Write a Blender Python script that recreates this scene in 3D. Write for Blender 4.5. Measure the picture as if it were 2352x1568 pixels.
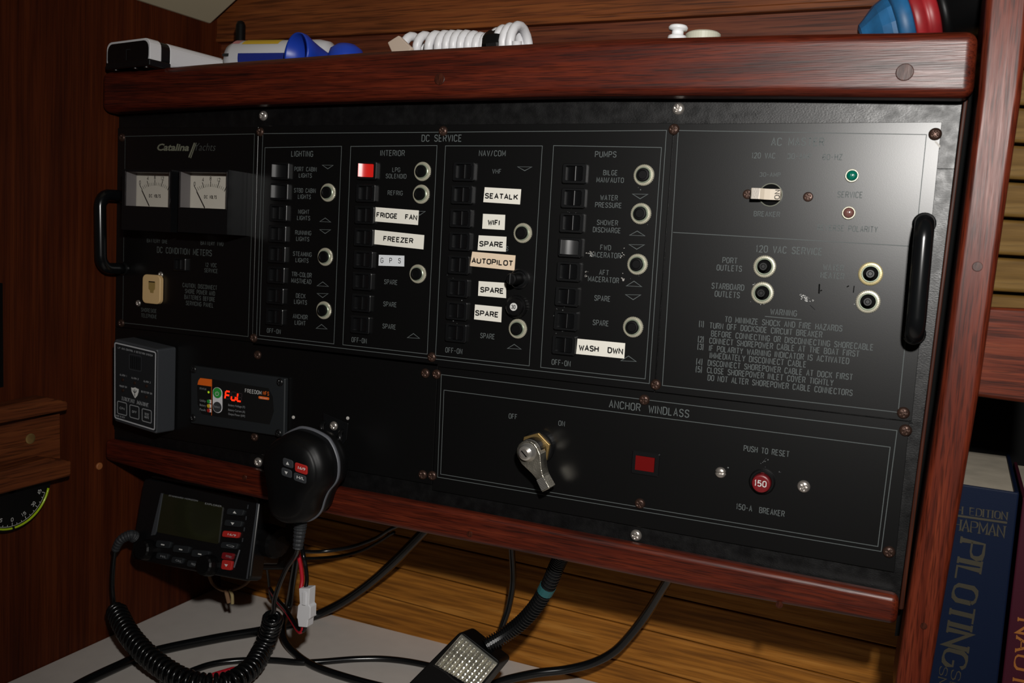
import bpy, bmesh, math, random
from math import sin, cos, pi, radians
from mathutils import Vector, Matrix
random.seed(7)
S = bpy.context.scene
for o in list(bpy.data.objects): bpy.data.objects.remove(o)
COL = S.collection
ZO = 1.2                       # height of the lens above the cabin sole
D = 0.54                       # lens to panel
F = 2036.69
R = ((0.9139803292, -0.0904161734, 0.3955564098), (0.0566578589, 0.9937447773, 0.0962351529), (-0.4017833307, -0.0655456575, 0.9133859655))
M = Matrix((R[0], (-R[2][0], -R[2][1], -R[2][2]), R[1]))
CP = Vector((0, -D, ZO))
# ---------------------------------------------------------------- camera, world, light
cam = bpy.data.objects.new('camera', bpy.data.cameras.new('camera')); COL.objects.link(cam)
cam.matrix_world = Matrix.Translation(CP) @ M.to_4x4()
cam.data.sensor_width = 36; cam.data.lens = F / 2352 * 36; cam.data.clip_start = .01
cam.data.dof.use_dof = True; cam.data.dof.focus_distance = .60; cam.data.dof.aperture_fstop = 13
S.camera = cam
W = bpy.data.worlds.new('world'); S.world = W; W.use_nodes = True
W.node_tree.nodes['Background'].inputs[0].default_value = (1, .8, .62, 1)
W.node_tree.nodes['Background'].inputs[1].default_value = .006
ld = bpy.data.lights.new('camera_flash', 'SPOT'); ld.shadow_soft_size = .014; ld.spot_size = radians(100); ld.spot_blend = 1; ld.energy = 15.5; ld.color = (1, .97, .93)
fl = bpy.data.objects.new('camera_flash', ld); COL.objects.link(fl)
fdir = (M @ Vector((0.06, -0.13, -1))).normalized()
fl.location = (.050, -.545, ZO + .140); fl.rotation_euler = fdir.to_track_quat('-Z', 'Y').to_euler()
S.view_settings.view_transform = 'Standard'; S.view_settings.look = 'None'
S.view_settings.exposure = 0; S.view_settings.gamma = 1; S.view_settings.use_curve_mapping = False

# ---------------------------------------------------------------- geometry of the view: a pixel's ray meets a real plane
def ray(x, y): return (M @ Vector(((x - 1176) / F, -(y - 784) / F, -1.))).normalized()
def hit(x, y, O, n):
    d = ray(x, y); return CP + d * ((Vector(O) - CP).dot(n) / d.dot(n))
def py(x, y, Y=0.): return hit(x, y, (0, Y, 0), Vector((0, 1, 0)))
def pz(x, y, Z): return hit(x, y, (0, 0, Z), Vector((0, 0, 1)))
def px_(x, y, X): return hit(x, y, (X, 0, 0), Vector((1, 0, 0)))
class Pl:
    """a plane with an origin, a right vector, an up vector and a normal towards the viewer"""
    def __init__(s, O, ex=(1, 0, 0), ez=(0, 0, 1)):
        s.O = Vector(O); s.ex = Vector(ex).normalized(); s.ez = Vector(ez).normalized(); s.n = s.ex.cross(s.ez).normalized()
    def at(s, x, y, l=0.): return hit(x, y, s.O, s.n) + s.n * l
def front(Y): return Pl((0, Y, 0))

# ---------------------------------------------------------------- materials
def newmat(name):
    m = bpy.data.materials.new(name); m.use_nodes = True
    return m, m.node_tree, m.node_tree.nodes['Principled BSDF']
def mat(name, c, rough=.5, metal=0, spec=.5, bump=0, bscale=800, emit=None, es=0, vary=0, coat=0):
    m, t, b = newmat(name)
    b.inputs['Base Color'].default_value = (*c, 1); b.inputs['Roughness'].default_value = rough
    b.inputs['Metallic'].default_value = metal; b.inputs['Specular IOR Level'].default_value = spec
    b.inputs['Coat Weight'].default_value = coat; b.inputs['Coat Roughness'].default_value = .1
    if emit: b.inputs['Emission Color'].default_value = (*emit, 1); b.inputs['Emission Strength'].default_value = es
    tc = t.nodes.new('ShaderNodeTexCoord')
    if bump:
        n = t.nodes.new('ShaderNodeTexNoise'); n.inputs['Scale'].default_value = bscale; n.inputs['Detail'].default_value = 3
        bp = t.nodes.new('ShaderNodeBump'); bp.inputs['Strength'].default_value = 1; bp.inputs['Distance'].default_value = bump * .25 / bscale
        t.links.new(tc.outputs['Object'], n.inputs['Vector']); t.links.new(n.outputs['Fac'], bp.inputs['Height']); t.links.new(bp.outputs[0], b.inputs['Normal'])
    if vary:
        n = t.nodes.new('ShaderNodeTexNoise'); n.inputs['Scale'].default_value = 60; n.inputs['Detail'].default_value = 6
        r = t.nodes.new('ShaderNodeValToRGB'); e = r.color_ramp.elements
        e[0].position = .35; e[1].position = .7
        e[0].color = (*[q * (1 - vary) for q in c], 1); e[1].color = (*[min(1, q * (1 + vary)) for q in c], 1)
        t.links.new(tc.outputs['Object'], n.inputs['Vector']); t.links.new(n.outputs['Fac'], r.inputs[0]); t.links.new(r.outputs[0], b.inputs['Base Color'])
    return m
def wood(name, ax, c0, c1, c2, rough=.4, spec=.5, fine=420, along=9, broad=26, coat=.0, bump=.12, pore=.5):
    """varnished timber: long fine pores and broad figure running along axis ax"""
    m, t, b = newmat(name); L = t.links.new; N = t.nodes.new
    tc = N('ShaderNodeTexCoord')
    def streak(sa, sb, detail, dist=0):
        mp = N('ShaderNodeMapping'); sc = [sb] * 3; sc[ax] = sa; mp.inputs['Scale'].default_value = sc
        n = N('ShaderNodeTexNoise'); n.inputs['Scale'].default_value = 1; n.inputs['Detail'].default_value = detail; n.inputs['Distortion'].default_value = dist
        L(tc.outputs['Object'], mp.inputs[0]); L(mp.outputs[0], n.inputs['Vector']); return n.outputs['Fac']
    a = streak(along * 1.6, fine, 4); g = streak(along * .35, broad * 2.5, 3, 1.2)
    r = N('ShaderNodeValToRGB'); e = r.color_ramp.elements
    e[0].position = .33; e[0].color = (*c0, 1); e[1].position = .68; e[1].color = (*c2, 1)
    k = e.new(.5); k.color = (*c1, 1)
    mx = N('ShaderNodeMix'); mx.data_type = 'FLOAT'; mx.inputs[0].default_value = .52
    L(a, mx.inputs[2]); L(g, mx.inputs[3]); L(mx.outputs[0], r.inputs[0])
    po = streak(along * 4, fine * 2.6, 2); pr = N('ShaderNodeValToRGB'); q = pr.color_ramp.elements
    q[0].position = .36; q[0].color = (pore, pore, pore, 1); q[1].position = .50; q[1].color = (1, 1, 1, 1)
    mu = N('ShaderNodeMix'); mu.data_type = 'RGBA'; mu.blend_type = 'MULTIPLY'; mu.inputs[0].default_value = 1
    L(po, pr.inputs[0]); L(r.outputs[0], mu.inputs[6]); L(pr.outputs[0], mu.inputs[7]); L(mu.outputs[2], b.inputs['Base Color'])
    bp = N('ShaderNodeBump'); bp.inputs['Strength'].default_value = 1; bp.inputs['Distance'].default_value = bump * .0004
    L(po, bp.inputs['Height']); L(bp.outputs[0], b.inputs['Normal'])
    rr = N('ShaderNodeMapRange'); rr.inputs['To Min'].default_value = rough + .12; rr.inputs['To Max'].default_value = rough - .08
    L(a, rr.inputs[0]); L(rr.outputs[0], b.inputs['Roughness'])
    b.inputs['Specular IOR Level'].default_value = spec; b.inputs['Coat Weight'].default_value = coat; b.inputs['Coat Roughness'].default_value = .3
    return m
def glassy(name, fac=.06, tint=(1, 1, 1), rough=.03):
    m = bpy.data.materials.new(name); m.use_nodes = True; t = m.node_tree; t.nodes.remove(t.nodes['Principled BSDF'])
    a = t.nodes.new('ShaderNodeBsdfTransparent'); a.inputs[0].default_value = (*tint, 1)
    g = t.nodes.new('ShaderNodeBsdfGlossy'); g.inputs['Roughness'].default_value = rough
    x = t.nodes.new('ShaderNodeMixShader'); x.inputs[0].default_value = fac
    t.links.new(a.outputs[0], x.inputs[1]); t.links.new(g.outputs[0], x.inputs[2]); t.links.new(x.outputs[0], t.nodes['Material Output'].inputs[0])
    return m
PLATE = mat('black_laminate', (.0028, .0028, .0029), .335, spec=.5, bump=.10, bscale=2600)
def worn_board():
    m, t, b = newmat('black_textured_board'); L = t.links.new; N = t.nodes.new
    b.inputs['Base Color'].default_value = (.0026, .0026, .0028, 1)
    tc = N('ShaderNodeTexCoord')
    n = N('ShaderNodeTexNoise'); n.inputs['Scale'].default_value = 1500; n.inputs['Detail'].default_value = 4
    mp = N('ShaderNodeMapping'); mp.inputs['Scale'].default_value = (.55, 1, 1)
    n2 = N('ShaderNodeTexNoise'); n2.inputs['Scale'].default_value = 160; n2.inputs['Detail'].default_value = 5
    L(tc.outputs['Object'], mp.inputs[0]); L(mp.outputs[0], n.inputs['Vector']); L(tc.outputs['Object'], n2.inputs['Vector'])
    bp = N('ShaderNodeBump'); bp.inputs['Strength'].default_value = 1; bp.inputs['Distance'].default_value = .00009
    L(n.outputs['Fac'], bp.inputs['Height']); L(bp.outputs[0], b.inputs['Normal'])
    rr = N('ShaderNodeMapRange'); rr.inputs['From Min'].default_value = .3; rr.inputs['From Max'].default_value = .7
    rr.inputs['To Min'].default_value = .33; rr.inputs['To Max'].default_value = .47
    L(n2.outputs['Fac'], rr.inputs[0]); L(rr.outputs[0], b.inputs['Roughness'])
    return m
BOARD = worn_board()
ENGR = mat('engraved_grey', (.108, .122, .122), .7, spec=.1)
ENGR2 = mat('engraved_dim', (.075, .085, .082), .7, spec=.1)
LOGO = mat('printed_olive_grey', (.15, .15, .11), .7, spec=.1)
LOGO2 = mat('printed_dark_grey', (.06, .063, .058), .7, spec=.1)
BLK = mat('black_plastic', (.004, .0043, .0048), .34, spec=.5)
BLKM = mat('black_matt_plastic', (.0026, .0026, .0028), .45, spec=.22)
RUB = mat('black_rubber_coating', (.004, .0045, .005), .22, spec=.5)
DARK = mat('dark_cavity', (.002, .002, .002), .8, spec=.1)
WLAB = mat('white_label_tape', (.83, .805, .72), .45, spec=.35)
WLAB2 = mat('cool_white_label_tape', (.72, .75, .78), .45, spec=.35)
BLAB = mat('beige_label_tape', (.80, .64, .47), .4, spec=.4)
INK = mat('black_ink', (.006, .006, .006), .6, spec=.2)
WINK = mat('white_ink', (.62, .62, .6), .6, spec=.2)
GINK = mat('grey_ink', (.27, .28, .29), .6, spec=.2)
NUT = mat('aged_nickel', (.46, .44, .34), .34, metal=.3, bump=.25, bscale=1500, vary=.25)
NUTY = mat('aged_brass', (.48, .40, .20), .36, metal=.3, bump=.25, bscale=1500, vary=.25)
SLEEVE = mat('greenish_nickel', (.30, .35, .26), .3, metal=.4, vary=.3)
BRN = mat('brown_oxidised_screw', (.060, .032, .023), .38, metal=.6, bump=.3, bscale=1200, vary=.4)
STL = mat('steel_screw', (.50, .46, .42), .3, metal=.8, bump=.15, bscale=1500, vary=.2)
CHR = mat('worn_chrome', (.62, .60, .56), .2, metal=.8, bump=.25, bscale=700, vary=.25)
CORR = mat('corroded_chrome', (.45, .42, .35), .32, metal=.9, bump=.8, bscale=900, vary=.6)
BRASS = mat('dull_brass', (.45, .30, .11), .4, metal=.8, vary=.3)
REDB = mat('red_button', (.17, .008, .011), .35, coat=.3)
REDL = mat('red_lens', (.14, .003, .003), .3, coat=.4)
REDG = mat('lit_red_rocker', (.5, .012, .008), .3, emit=(1, .02, .015), es=.16, coat=.3)
GRNL = mat('green_lens', (.0, .13, .085), .25, coat=.6, bump=.9, bscale=700)
PNKL = mat('dull_red_lens', (.16, .07, .06), .25, coat=.6, bump=.9, bscale=700)
IVORY = mat('ivory_plastic', (.62, .42, .20), .5)
GREYP = mat('grey_plastic', (.040, .044, .050), .5)
GREYD = mat('charcoal_plastic', (.012, .0145, .0165), .5)
GREYM = mat('mid_grey_plastic', (.10, .105, .12), .5)
KEYG = mat('grey_rubber_key', (.035, .038, .042), .5)
WPLA = mat('white_plastic', (.72, .72, .74), .4)
CREAM = mat('cream_plastic', (.62, .62, .50), .4)
BLUP = mat('blue_plastic', (.012, .05, .42), .38)
NAVY = mat('navy_print', (.008, .02, .20), .5)
BLUR = mat('faded_blue_rubber', (.012, .10, .24), .5, vary=.35)
REDR = mat('faded_red_rubber', (.28, .012, .016), .45, vary=.25)
YEL = mat('yellow_print', (.62, .40, .02), .5)
ORG = mat('orange_print', (.75, .13, .01), .5)
GRN = mat('green_print', (.02, .30, .04), .5)
REDP = mat('red_print', (.42, .018, .014), .5)
LED = mat('led_digits', (.2, .0, .0), .5, emit=(1, .025, .004), es=1.6)
LEDY = mat('led_green_yellow', (.2, .3, .0), .5, emit=(.45, .7, .02), es=.5)
LCD = mat('lcd_screen', (.016, .0165, .008), .12, spec=.5)
LIME = mat('lime_tube', (.42, .60, .01), .25, coat=.5)
HEAD = mat('headliner', (.52, .46, .32), .7, spec=.2)
DESKM = mat('grey_laminate', (.66, .61, .56), .5, spec=.4, vary=.03)
SWH = mat('strain_relief', (.020, .022, .025), .6)
CABR = mat('red_wire_insulation', (.45, .008, .02), .4)
TAN = mat('tan_string', (.22, .12, .06), .8)
PAGE = mat('book_pages', (.42, .37, .29), .8, vary=.12)
BOOKB = mat('navy_book_cloth', (.0018, .0065, .024), .6, spec=.15, bump=.2, bscale=1500)
BOOKR = mat('maroon_book_cloth', (.045, .006, .014), .6, spec=.15)
GOLD = mat('gold_foil', (.085, .075, .052), .4, metal=.6)
ORGI = mat('orange_ink', (.30, .10, .015), .5)
GLASS = glassy('clear_window')
LENS = mat('ribbed_lamp_lens', (.68, .66, .56), .13, metal=.75, bump=.2, bscale=300, coat=.5, vary=.35)
COPP = mat('verdigris_tape', (.02, .12, .13), .5)
CHIP = mat('chipped_plastic', (.45, .43, .40), .6)
MAHX = wood('mahogany_long', 0, (.024, .0035, .0015), (.078, .0100, .0036), (.145, .0235, .0085), rough=.36, spec=.45, fine=620, along=14, pore=.45, bump=.25)
MAHZ = wood('mahogany_upright', 2, (.050, .0075, .003), (.11, .017, .007), (.18, .034, .014), rough=.36, spec=.22, fine=520, along=14, pore=.45, bump=.2)
MAHS = wood('mahogany_satin', 0, (.045, .008, .003), (.12, .020, .007), (.21, .044, .014), rough=.5, spec=.15, fine=620, along=14, pore=.45)
MAHD = wood('mahogany_bead', 2, (.02, .005, .002), (.045, .010, .004), (.075, .02, .008), rough=.5, spec=.2)
WALLZ = wood('bulkhead_veneer', 2, (.036, .0070, .0018), (.066, .0130, .0031), (.102, .022, .0054), rough=.5, spec=.12, fine=300, along=5, broad=14, pore=.75)
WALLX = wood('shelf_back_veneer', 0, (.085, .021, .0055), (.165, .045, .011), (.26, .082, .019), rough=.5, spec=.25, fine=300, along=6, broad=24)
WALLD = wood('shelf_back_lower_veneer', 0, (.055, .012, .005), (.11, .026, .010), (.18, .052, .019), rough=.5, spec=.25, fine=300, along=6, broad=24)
BATT = wood('teak_batten', 1, (.08, .020, .006), (.13, .033, .009), (.19, .057, .016), rough=.55, spec=.2, fine=300, along=8)
TEAK = wood('golden_teak', 0, (.14, .048, .006), (.34, .128, .016), (.50, .22, .042), rough=.6, spec=.2, fine=300, along=8, pore=.75, broad=30)
OLIV = wood('olive_teak', 0, (.085, .042, .008), (.165, .090, .021), (.23, .14, .042), rough=.6, spec=.15, fine=200, along=8, broad=30, pore=.8)

# ---------------------------------------------------------------- mesh building
class MB:
    def __init__(s): s.v = []; s.f = []
    def add(s, v, f):
        n = len(s.v); s.v += [Vector(p) for p in v]; s.f += [tuple(i + n for i in q) for q in f]; return s
    def prism(s, a, b):
        """closed solid between two matching polygons (a nearest the viewer)"""
        n = len(a); v = list(a) + list(b)
        f = [tuple(range(n)), tuple(range(2 * n - 1, n - 1, -1))] + [(i, i + n, (i + 1) % n + n, (i + 1) % n) for i in range(n)]
        return s.add(v, f)
    def flat(s, a): return s.add(a, [tuple(range(len(a)))])
    def box(s, c, d, rot=None):
        c = Vector(c); m = rot or Matrix.Identity(3); h = [q / 2 for q in d]
        v = [c + m @ Vector((x * h[0], y * h[1], z * h[2])) for x in (-1, 1) for y in (-1, 1) for z in (-1, 1)]
        return s.add(v, [(0, 1, 3, 2), (4, 6, 7, 5), (0, 4, 5, 1), (2, 3, 7, 6), (0, 2, 6, 4), (1, 5, 7, 3)])
    def loft(s, rings, cap0=True, cap1=True):
        n = len(rings[0]); v = [p for r in rings for p in r]; f = []
        for k in range(len(rings) - 1):
            for i in range(n): f.append((k * n + i, k * n + (i + 1) % n, (k + 1) * n + (i + 1) % n, (k + 1) * n + i))
        if cap0: f.append(tuple(range(n - 1, -1, -1)))
        if cap1: f.append(tuple((len(rings) - 1) * n + i for i in range(n)))
        return s.add(v, f)
    def lathe(s, prof, O=(0, 0, 0), ax=(0, -1, 0), n=32, up=(0, 0, 1), knurl=0):
        """profile of (radius, distance along ax)"""
        ax = Vector(ax).normalized(); up = Vector(up)
        if abs(ax.dot(up)) > .95: up = Vector((1, 0, 0))
        e1 = ax.cross(up).normalized(); e2 = ax.cross(e1); O = Vector(O)
        return s.loft([[O + ax * h + (e1 * cos(2 * pi * i / n) + e2 * sin(2 * pi * i / n)) * (r * (1 - (knurl if i % 2 else 0))) for i in range(n)] for r, h in prof])
    def tube(s, pts, r, n=10, rf=None):
        pts = [Vector(p) for p in pts]; rings = []; prev = None
        for i, p in enumerate(pts):
            t = (pts[min(i + 1, len(pts) - 1)] - pts[max(i - 1, 0)]).normalized()
            if prev is None: u = t.orthogonal().normalized()
            else:
                u = prev - t * prev.dot(t)
                u = u.normalized() if u.length > 1e-9 else t.orthogonal().normalized()
            prev = u; w = t.cross(u); q = rf(i) if rf else r
            rings.append([p + (u * cos(2 * pi * k / n) + w * sin(2 * pi * k / n)) * q for k in range(n)])
        return s.loft(rings)
    def ribbon(s, pts, w, n, closed=False, wf=None):
        """flat stroke of width w lying in the plane with normal n, joints mitred by overlap"""
        pts = [Vector(p) for p in pts]
        if closed: pts = pts + [pts[0]]
        m = len(pts); L = []
        for i, p in enumerate(pts):
            if closed and i in (0, m - 1): d0 = (pts[m - 1] - pts[m - 2]).normalized(); d1 = (pts[1] - pts[0]).normalized()
            else:
                d0 = (pts[i] - pts[i - 1]).normalized() if i else (pts[1] - pts[0]).normalized()
                d1 = (pts[i + 1] - pts[i]).normalized() if i < m - 1 else d0
            t = (d0 + d1); t = t.normalized() if t.length > 1e-6 else d0
            k = max(.45, t.dot(d1)); sd = Vector(n).cross(t)
            ww = (wf(d1) if wf else w) / 2 / k
            L.append((p + sd * ww, p - sd * ww))
        v = [q for a in L for q in a]
        return s.add(v, [(2 * i, 2 * i + 1, 2 * i + 3, 2 * i + 2) for i in range(m - 1)])
    def build(s, name, m, parent=None, smooth=False, bevel=0, seg=2, origin=None, doubles=False):
        me = bpy.data.meshes.new(name)
        if origin is None:
            lo = [min(p[k] for p in s.v) for k in range(3)]; hi = [max(p[k] for p in s.v) for k in range(3)]
            origin = Vector([(a + b) / 2 for a, b in zip(lo, hi)])
            if parent is None: origin.z = lo[2]
        origin = Vector(origin)
        me.from_pydata([p - origin for p in s.v], [], s.f); me.update()
        bm = bmesh.new(); bm.from_mesh(me)
        if doubles: bmesh.ops.remove_doubles(bm, verts=bm.verts, dist=1e-6)
        bmesh.ops.recalc_face_normals(bm, faces=bm.faces); bm.to_mesh(me); bm.free()
        me.materials.append(m)
        o = bpy.data.objects.new(name, me); COL.objects.link(o)
        if parent is not None: o.parent = parent; o.location = origin - wloc(parent)
        else: o.location = origin
        if smooth:
            for p in me.polygons: p.use_smooth = True
        if bevel:
            b = o.modifiers.new('bevel', 'BEVEL'); b.width = bevel; b.segments = seg; b.limit_method = 'ANGLE'; b.angle_limit = radians(35)
            if smooth: b.harden_normals = True
        return o
def wloc(o):
    l = Vector(o.location)
    while o.parent is not None: o = o.parent; l = l + Vector(o.location)
    return l
def tag(o, label=None, cat=None, group=None, kind=None):
    if label: o['label'] = label
    if cat: o['category'] = cat
    if group: o['group'] = group
    if kind: o['kind'] = kind
    return o
def thing(name, loc, label, cat, group=None):
    o = bpy.data.objects.new(name, None); COL.objects.link(o); o.location = Vector(loc); o.empty_display_size = .01
    return tag(o, label, cat, group)
def dup(o, parent, loc, roty=None):
    """one more of a part (with its own sub-parts) under parent, at world place loc"""
    c = o.copy(); COL.objects.link(c); c.parent = parent; c.location = Vector(loc) - wloc(parent)
    if roty is not None: c.rotation_euler = (0, roty, 0)
    for g in o.children: k = g.copy(); COL.objects.link(k); k.parent = c
    return c
def spline(pts, k=8):
    P = [Vector(p) for p in pts]; P = [P[0] * 2 - P[1]] + P + [P[-1] * 2 - P[-2]]; out = []
    for i in range(1, len(P) - 2):
        for j in range(k):
            t = j / k; a, b, c, d = P[i - 1:i + 3]
            out.append(.5 * ((2 * b) + (c - a) * t + (2 * a - 5 * b + 4 * c - d) * t * t + (3 * b - a - 3 * c + d) * t ** 3))
    return out + [P[-2]]
def rrect(w, h, r, n=4):
    p = []
    for cx, cy, a in ((w / 2 - r, h / 2 - r, 0), (-w / 2 + r, h / 2 - r, 90), (-w / 2 + r, -h / 2 + r, 180), (w / 2 - r, -h / 2 + r, 270)):
        for i in range(n + 1): t = radians(a + 90 * i / n); p.append((cx + r * cos(t), cy + r * sin(t)))
    return p
def pslab(pts, Y0, Y1, mb=None):
    """prism whose front outline meets the given pixels on plane y=Y0, squared back to y=Y1"""
    a = [py(x, y, Y0) for x, y in pts]; b = [Vector((p.x, Y1, p.z)) for p in a]
    return (mb or MB()).prism(a, b)

# ---------------------------------------------------------------- lettering: engraver's single-stroke alphabet
def cc(*a): return list(a)
RO = [(1, .8), (.84, .95), (.6, 1), (.4, 1), (.16, .95), (0, .8), (0, .2), (.16, .05), (.4, 0), (.6, 0), (.84, .05), (1, .2)]
GL = {'A': [[(0, 0), (.5, 1), (1, 0)], [(.17, .33), (.83, .33)]],
 'B': [[(0, 0), (0, 1), (.65, 1), (.9, .93), (.95, .76), (.88, .6), (.65, .53), (0, .53)], [(.65, .53), (.92, .45), (1, .26), (.92, .08), (.65, 0), (0, 0)]],
 'C': [RO], 'D': [[(0, 0), (0, 1), (.6, 1), (.88, .9), (1, .7), (1, .3), (.88, .1), (.6, 0), (0, 0)]],
 'E': [[(.92, 1), (0, 1), (0, 0), (.92, 0)], [(0, .53), (.75, .53)]], 'F': [[(.92, 1), (0, 1), (0, 0)], [(0, .53), (.75, .53)]],
 'G': [RO + [(1, .45), (.6, .45)]], 'H': [[(0, 0), (0, 1)], [(1, 0), (1, 1)], [(0, .53), (1, .53)]], 'I': [[(.05, 0), (.05, 1)]],
 'J': [[(1, 1), (1, .2), (.84, .05), (.6, 0), (.35, 0), (.1, .07), (0, .25)]],
 'K': [[(0, 0), (0, 1)], [(1, 1), (0, .4)], [(.33, .6), (1, 0)]], 'L': [[(0, 1), (0, 0), (.9, 0)]],
 'M': [[(0, 0), (0, 1), (.5, .25), (1, 1), (1, 0)]], 'N': [[(0, 0), (0, 1), (1, 0), (1, 1)]],
 'O': [[(1, .8), (.84, .95), (.6, 1), (.4, 1), (.16, .95), (0, .8), (0, .2), (.16, .05), (.4, 0), (.6, 0), (.84, .05), (1, .2), (1, .8)]],
 'P': [[(0, 0), (0, 1), (.65, 1), (.92, .93), (1, .75), (.92, .55), (.65, .47), (0, .47)]],
 'R': [[(0, 0), (0, 1), (.65, 1), (.92, .93), (1, .75), (.92, .57), (.65, .5), (0, .5)], [(.55, .5), (1, 0)]],
 'S': [[(.96, .8), (.84, .95), (.6, 1), (.4, 1), (.14, .94), (.03, .78), (.14, .6), (.5, .52), (.86, .44), (1, .25), (.86, .06), (.6, 0), (.4, 0), (.14, .05), (0, .2)]],
 'T': [[(0, 1), (1, 1)], [(.5, 1), (.5, 0)]], 'U': [[(0, 1), (0, .2), (.16, .05), (.4, 0), (.6, 0), (.84, .05), (1, .2), (1, 1)]],
 'V': [[(0, 1), (.5, 0), (1, 1)]], 'W': [[(0, 1), (.25, 0), (.5, .75), (.75, 0), (1, 1)]], 'X': [[(0, 0), (1, 1)], [(0, 1), (1, 0)]],
 'Y': [[(0, 1), (.5, .45), (1, 1)], [(.5, .45), (.5, 0)]], 'Z': [[(0, 1), (1, 1), (0, 0), (1, 0)]],
 '1': [[(0, .8), (.4, 1), (.4, 0)]], '2': [[(0, .8), (.15, .95), (.4, 1), (.6, 1), (.86, .94), (.97, .76), (.85, .55), (0, 0), (1, 0)]],
 '3': [[(0, .85), (.2, .97), (.5, 1), (.85, .93), (.95, .76), (.8, .58), (.4, .53)], [(.4, .53), (.85, .46), (1, .26), (.85, .06), (.5, 0), (.2, .03), (0, .17)]],
 '4': [[(.75, 0), (.75, 1), (0, .3), (1, .3)]], '5': [[(.9, 1), (.08, 1), (.03, .55), (.5, .62), (.85, .55), (1, .3), (.85, .07), (.5, 0), (.2, .02), (0, .15)]],
 '6': [[(.9, .85), (.7, .98), (.4, 1), (.1, .85), (0, .5), (0, .25), (.15, .05), (.5, 0), (.85, .06), (1, .3), (.85, .52), (.5, .57), (.12, .48), (0, .3)]],
 '8': [[(.5, .53), (.1, .63), (.05, .85), (.3, 1), (.7, 1), (.95, .85), (.9, .63), (.5, .53), (.08, .42), (0, .2), (.2, .02), (.5, 0), (.8, .02), (1, .2), (.92, .42), (.5, .53)]],
 '9': [[(.05, .12), (.4, 0), (.85, .15), (1, .6), (.95, .85), (.7, 1), (.3, 1), (0, .8), (.05, .55), (.4, .43), (.8, .5), (1, .7)]],
 '-': [[(0, .48), (.8, .48)]], '/': [[(0, -.02), (.75, 1.02)]], '(': [[(.36, 1.1), (.14, .9), (.02, .62), (.02, .38), (.14, .1), (.36, -.1)]], ')': [[(-.04, 1.1), (.18, .9), (.3, .62), (.3, .38), (.18, .1), (-.04, -.1)]],
 '.': [[(0, 0), (.08, 0)]], ',': [[(.1, .06), (0, -.15)]], '&': [[(1, 0), (.2, .75), (.3, 1), (.6, 1), (.7, .78), (.05, .3), (.1, .05), (.5, 0), (1, .4)]]}
GL['0'] = GL['O']
ADV = {'I': .1, '1': .4, '-': .8, '/': .75, '(': .32, ')': .3, '.': .08, ',': .1, ' ': .8, 'M': 1.15, 'W': 1.3, 'L': .9, 'E': .92, 'F': .92}
def strokes(mb, txt, O, ex, ez, w, h, thick, lift=.00012, gap=.5, serif=0, slant=0):
    n = ex.cross(ez).normalized(); x = 0; tot = sum(ADV.get(c, 1) for c in txt) + gap * (len(txt) - 1); k = w / max(tot, .01)
    for c in txt:
        a = ADV.get(c, 1)
        for st in GL.get(c, []):
            pts = [O + ex * ((x + p[0] * a) * k - w / 2 + slant * p[1] * h) + ez * ((p[1] - .5) * h) + n * lift for p in st]
            if serif:
                mb.ribbon(pts, thick, n, wf=lambda d: thick * (.35 + .65 * abs(d.dot(ez))))
                for q, dd in ((st[0], st[1]), (st[-1], st[-2])):
                    if abs(q[0] - dd[0]) * a * k < abs(q[1] - dd[1]) * h * .9 and (q[1] in (0, 1)):
                        b = O + ex * ((x + q[0] * a) * k - w / 2) + ez * ((q[1] - .5) * h) + n * (lift * 1.3)
                        mb.ribbon([b - ex * serif, b + ex * serif], thick * .4, n)
            else: mb.ribbon(pts, thick, n)
        x += a + gap
def span(pl, a, b, h):
    """frame of a line of writing that runs between pixels a and b"""
    A = pl.at(*a); B = pl.at(*b); e = (B - A); w = e.length; e.normalize(); u = pl.n.cross(e)
    m = ((a[0] + b[0]) / 2, (a[1] + b[1]) / 2)
    H = (pl.at(m[0], m[1] - h / 2) - pl.at(m[0], m[1] + h / 2)).length
    return (A + B) / 2, e, u, w, H
def eng(parent, txt, cx, cy, w, h, Y=0., m=None, t=.128, name='legend', gap=.5):
    """engraved legend centred on a pixel, level on the panel"""
    pl = front(Y); A = pl.at(cx - w / 2, cy); B = pl.at(cx + w / 2, cy); C = pl.at(cx, cy)
    H = (pl.at(cx, cy - h / 2) - pl.at(cx, cy + h / 2)).length
    mb = MB(); strokes(mb, txt, Vector(((A.x + B.x) / 2, C.y, C.z)), pl.ex, pl.ez, B.x - A.x, H, max(H * t, .00030), gap=gap)
    return mb.build(name, m or ENGR, parent)
def eng2(parent, txt, a, b, h, pl=None, m=None, t=.128, name='legend', level=True, gap=.5, lift=.00012):
    pl = pl or front(0.); O, e, u, w, H = span(pl, a, b, h)
    if level: e = pl.ex; u = pl.ez
    mb = MB(); strokes(mb, txt, O, e, u, w, H, max(H * t, .0003), gap=gap, lift=lift)
    return mb.build(name, m or ENGR, parent)
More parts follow.
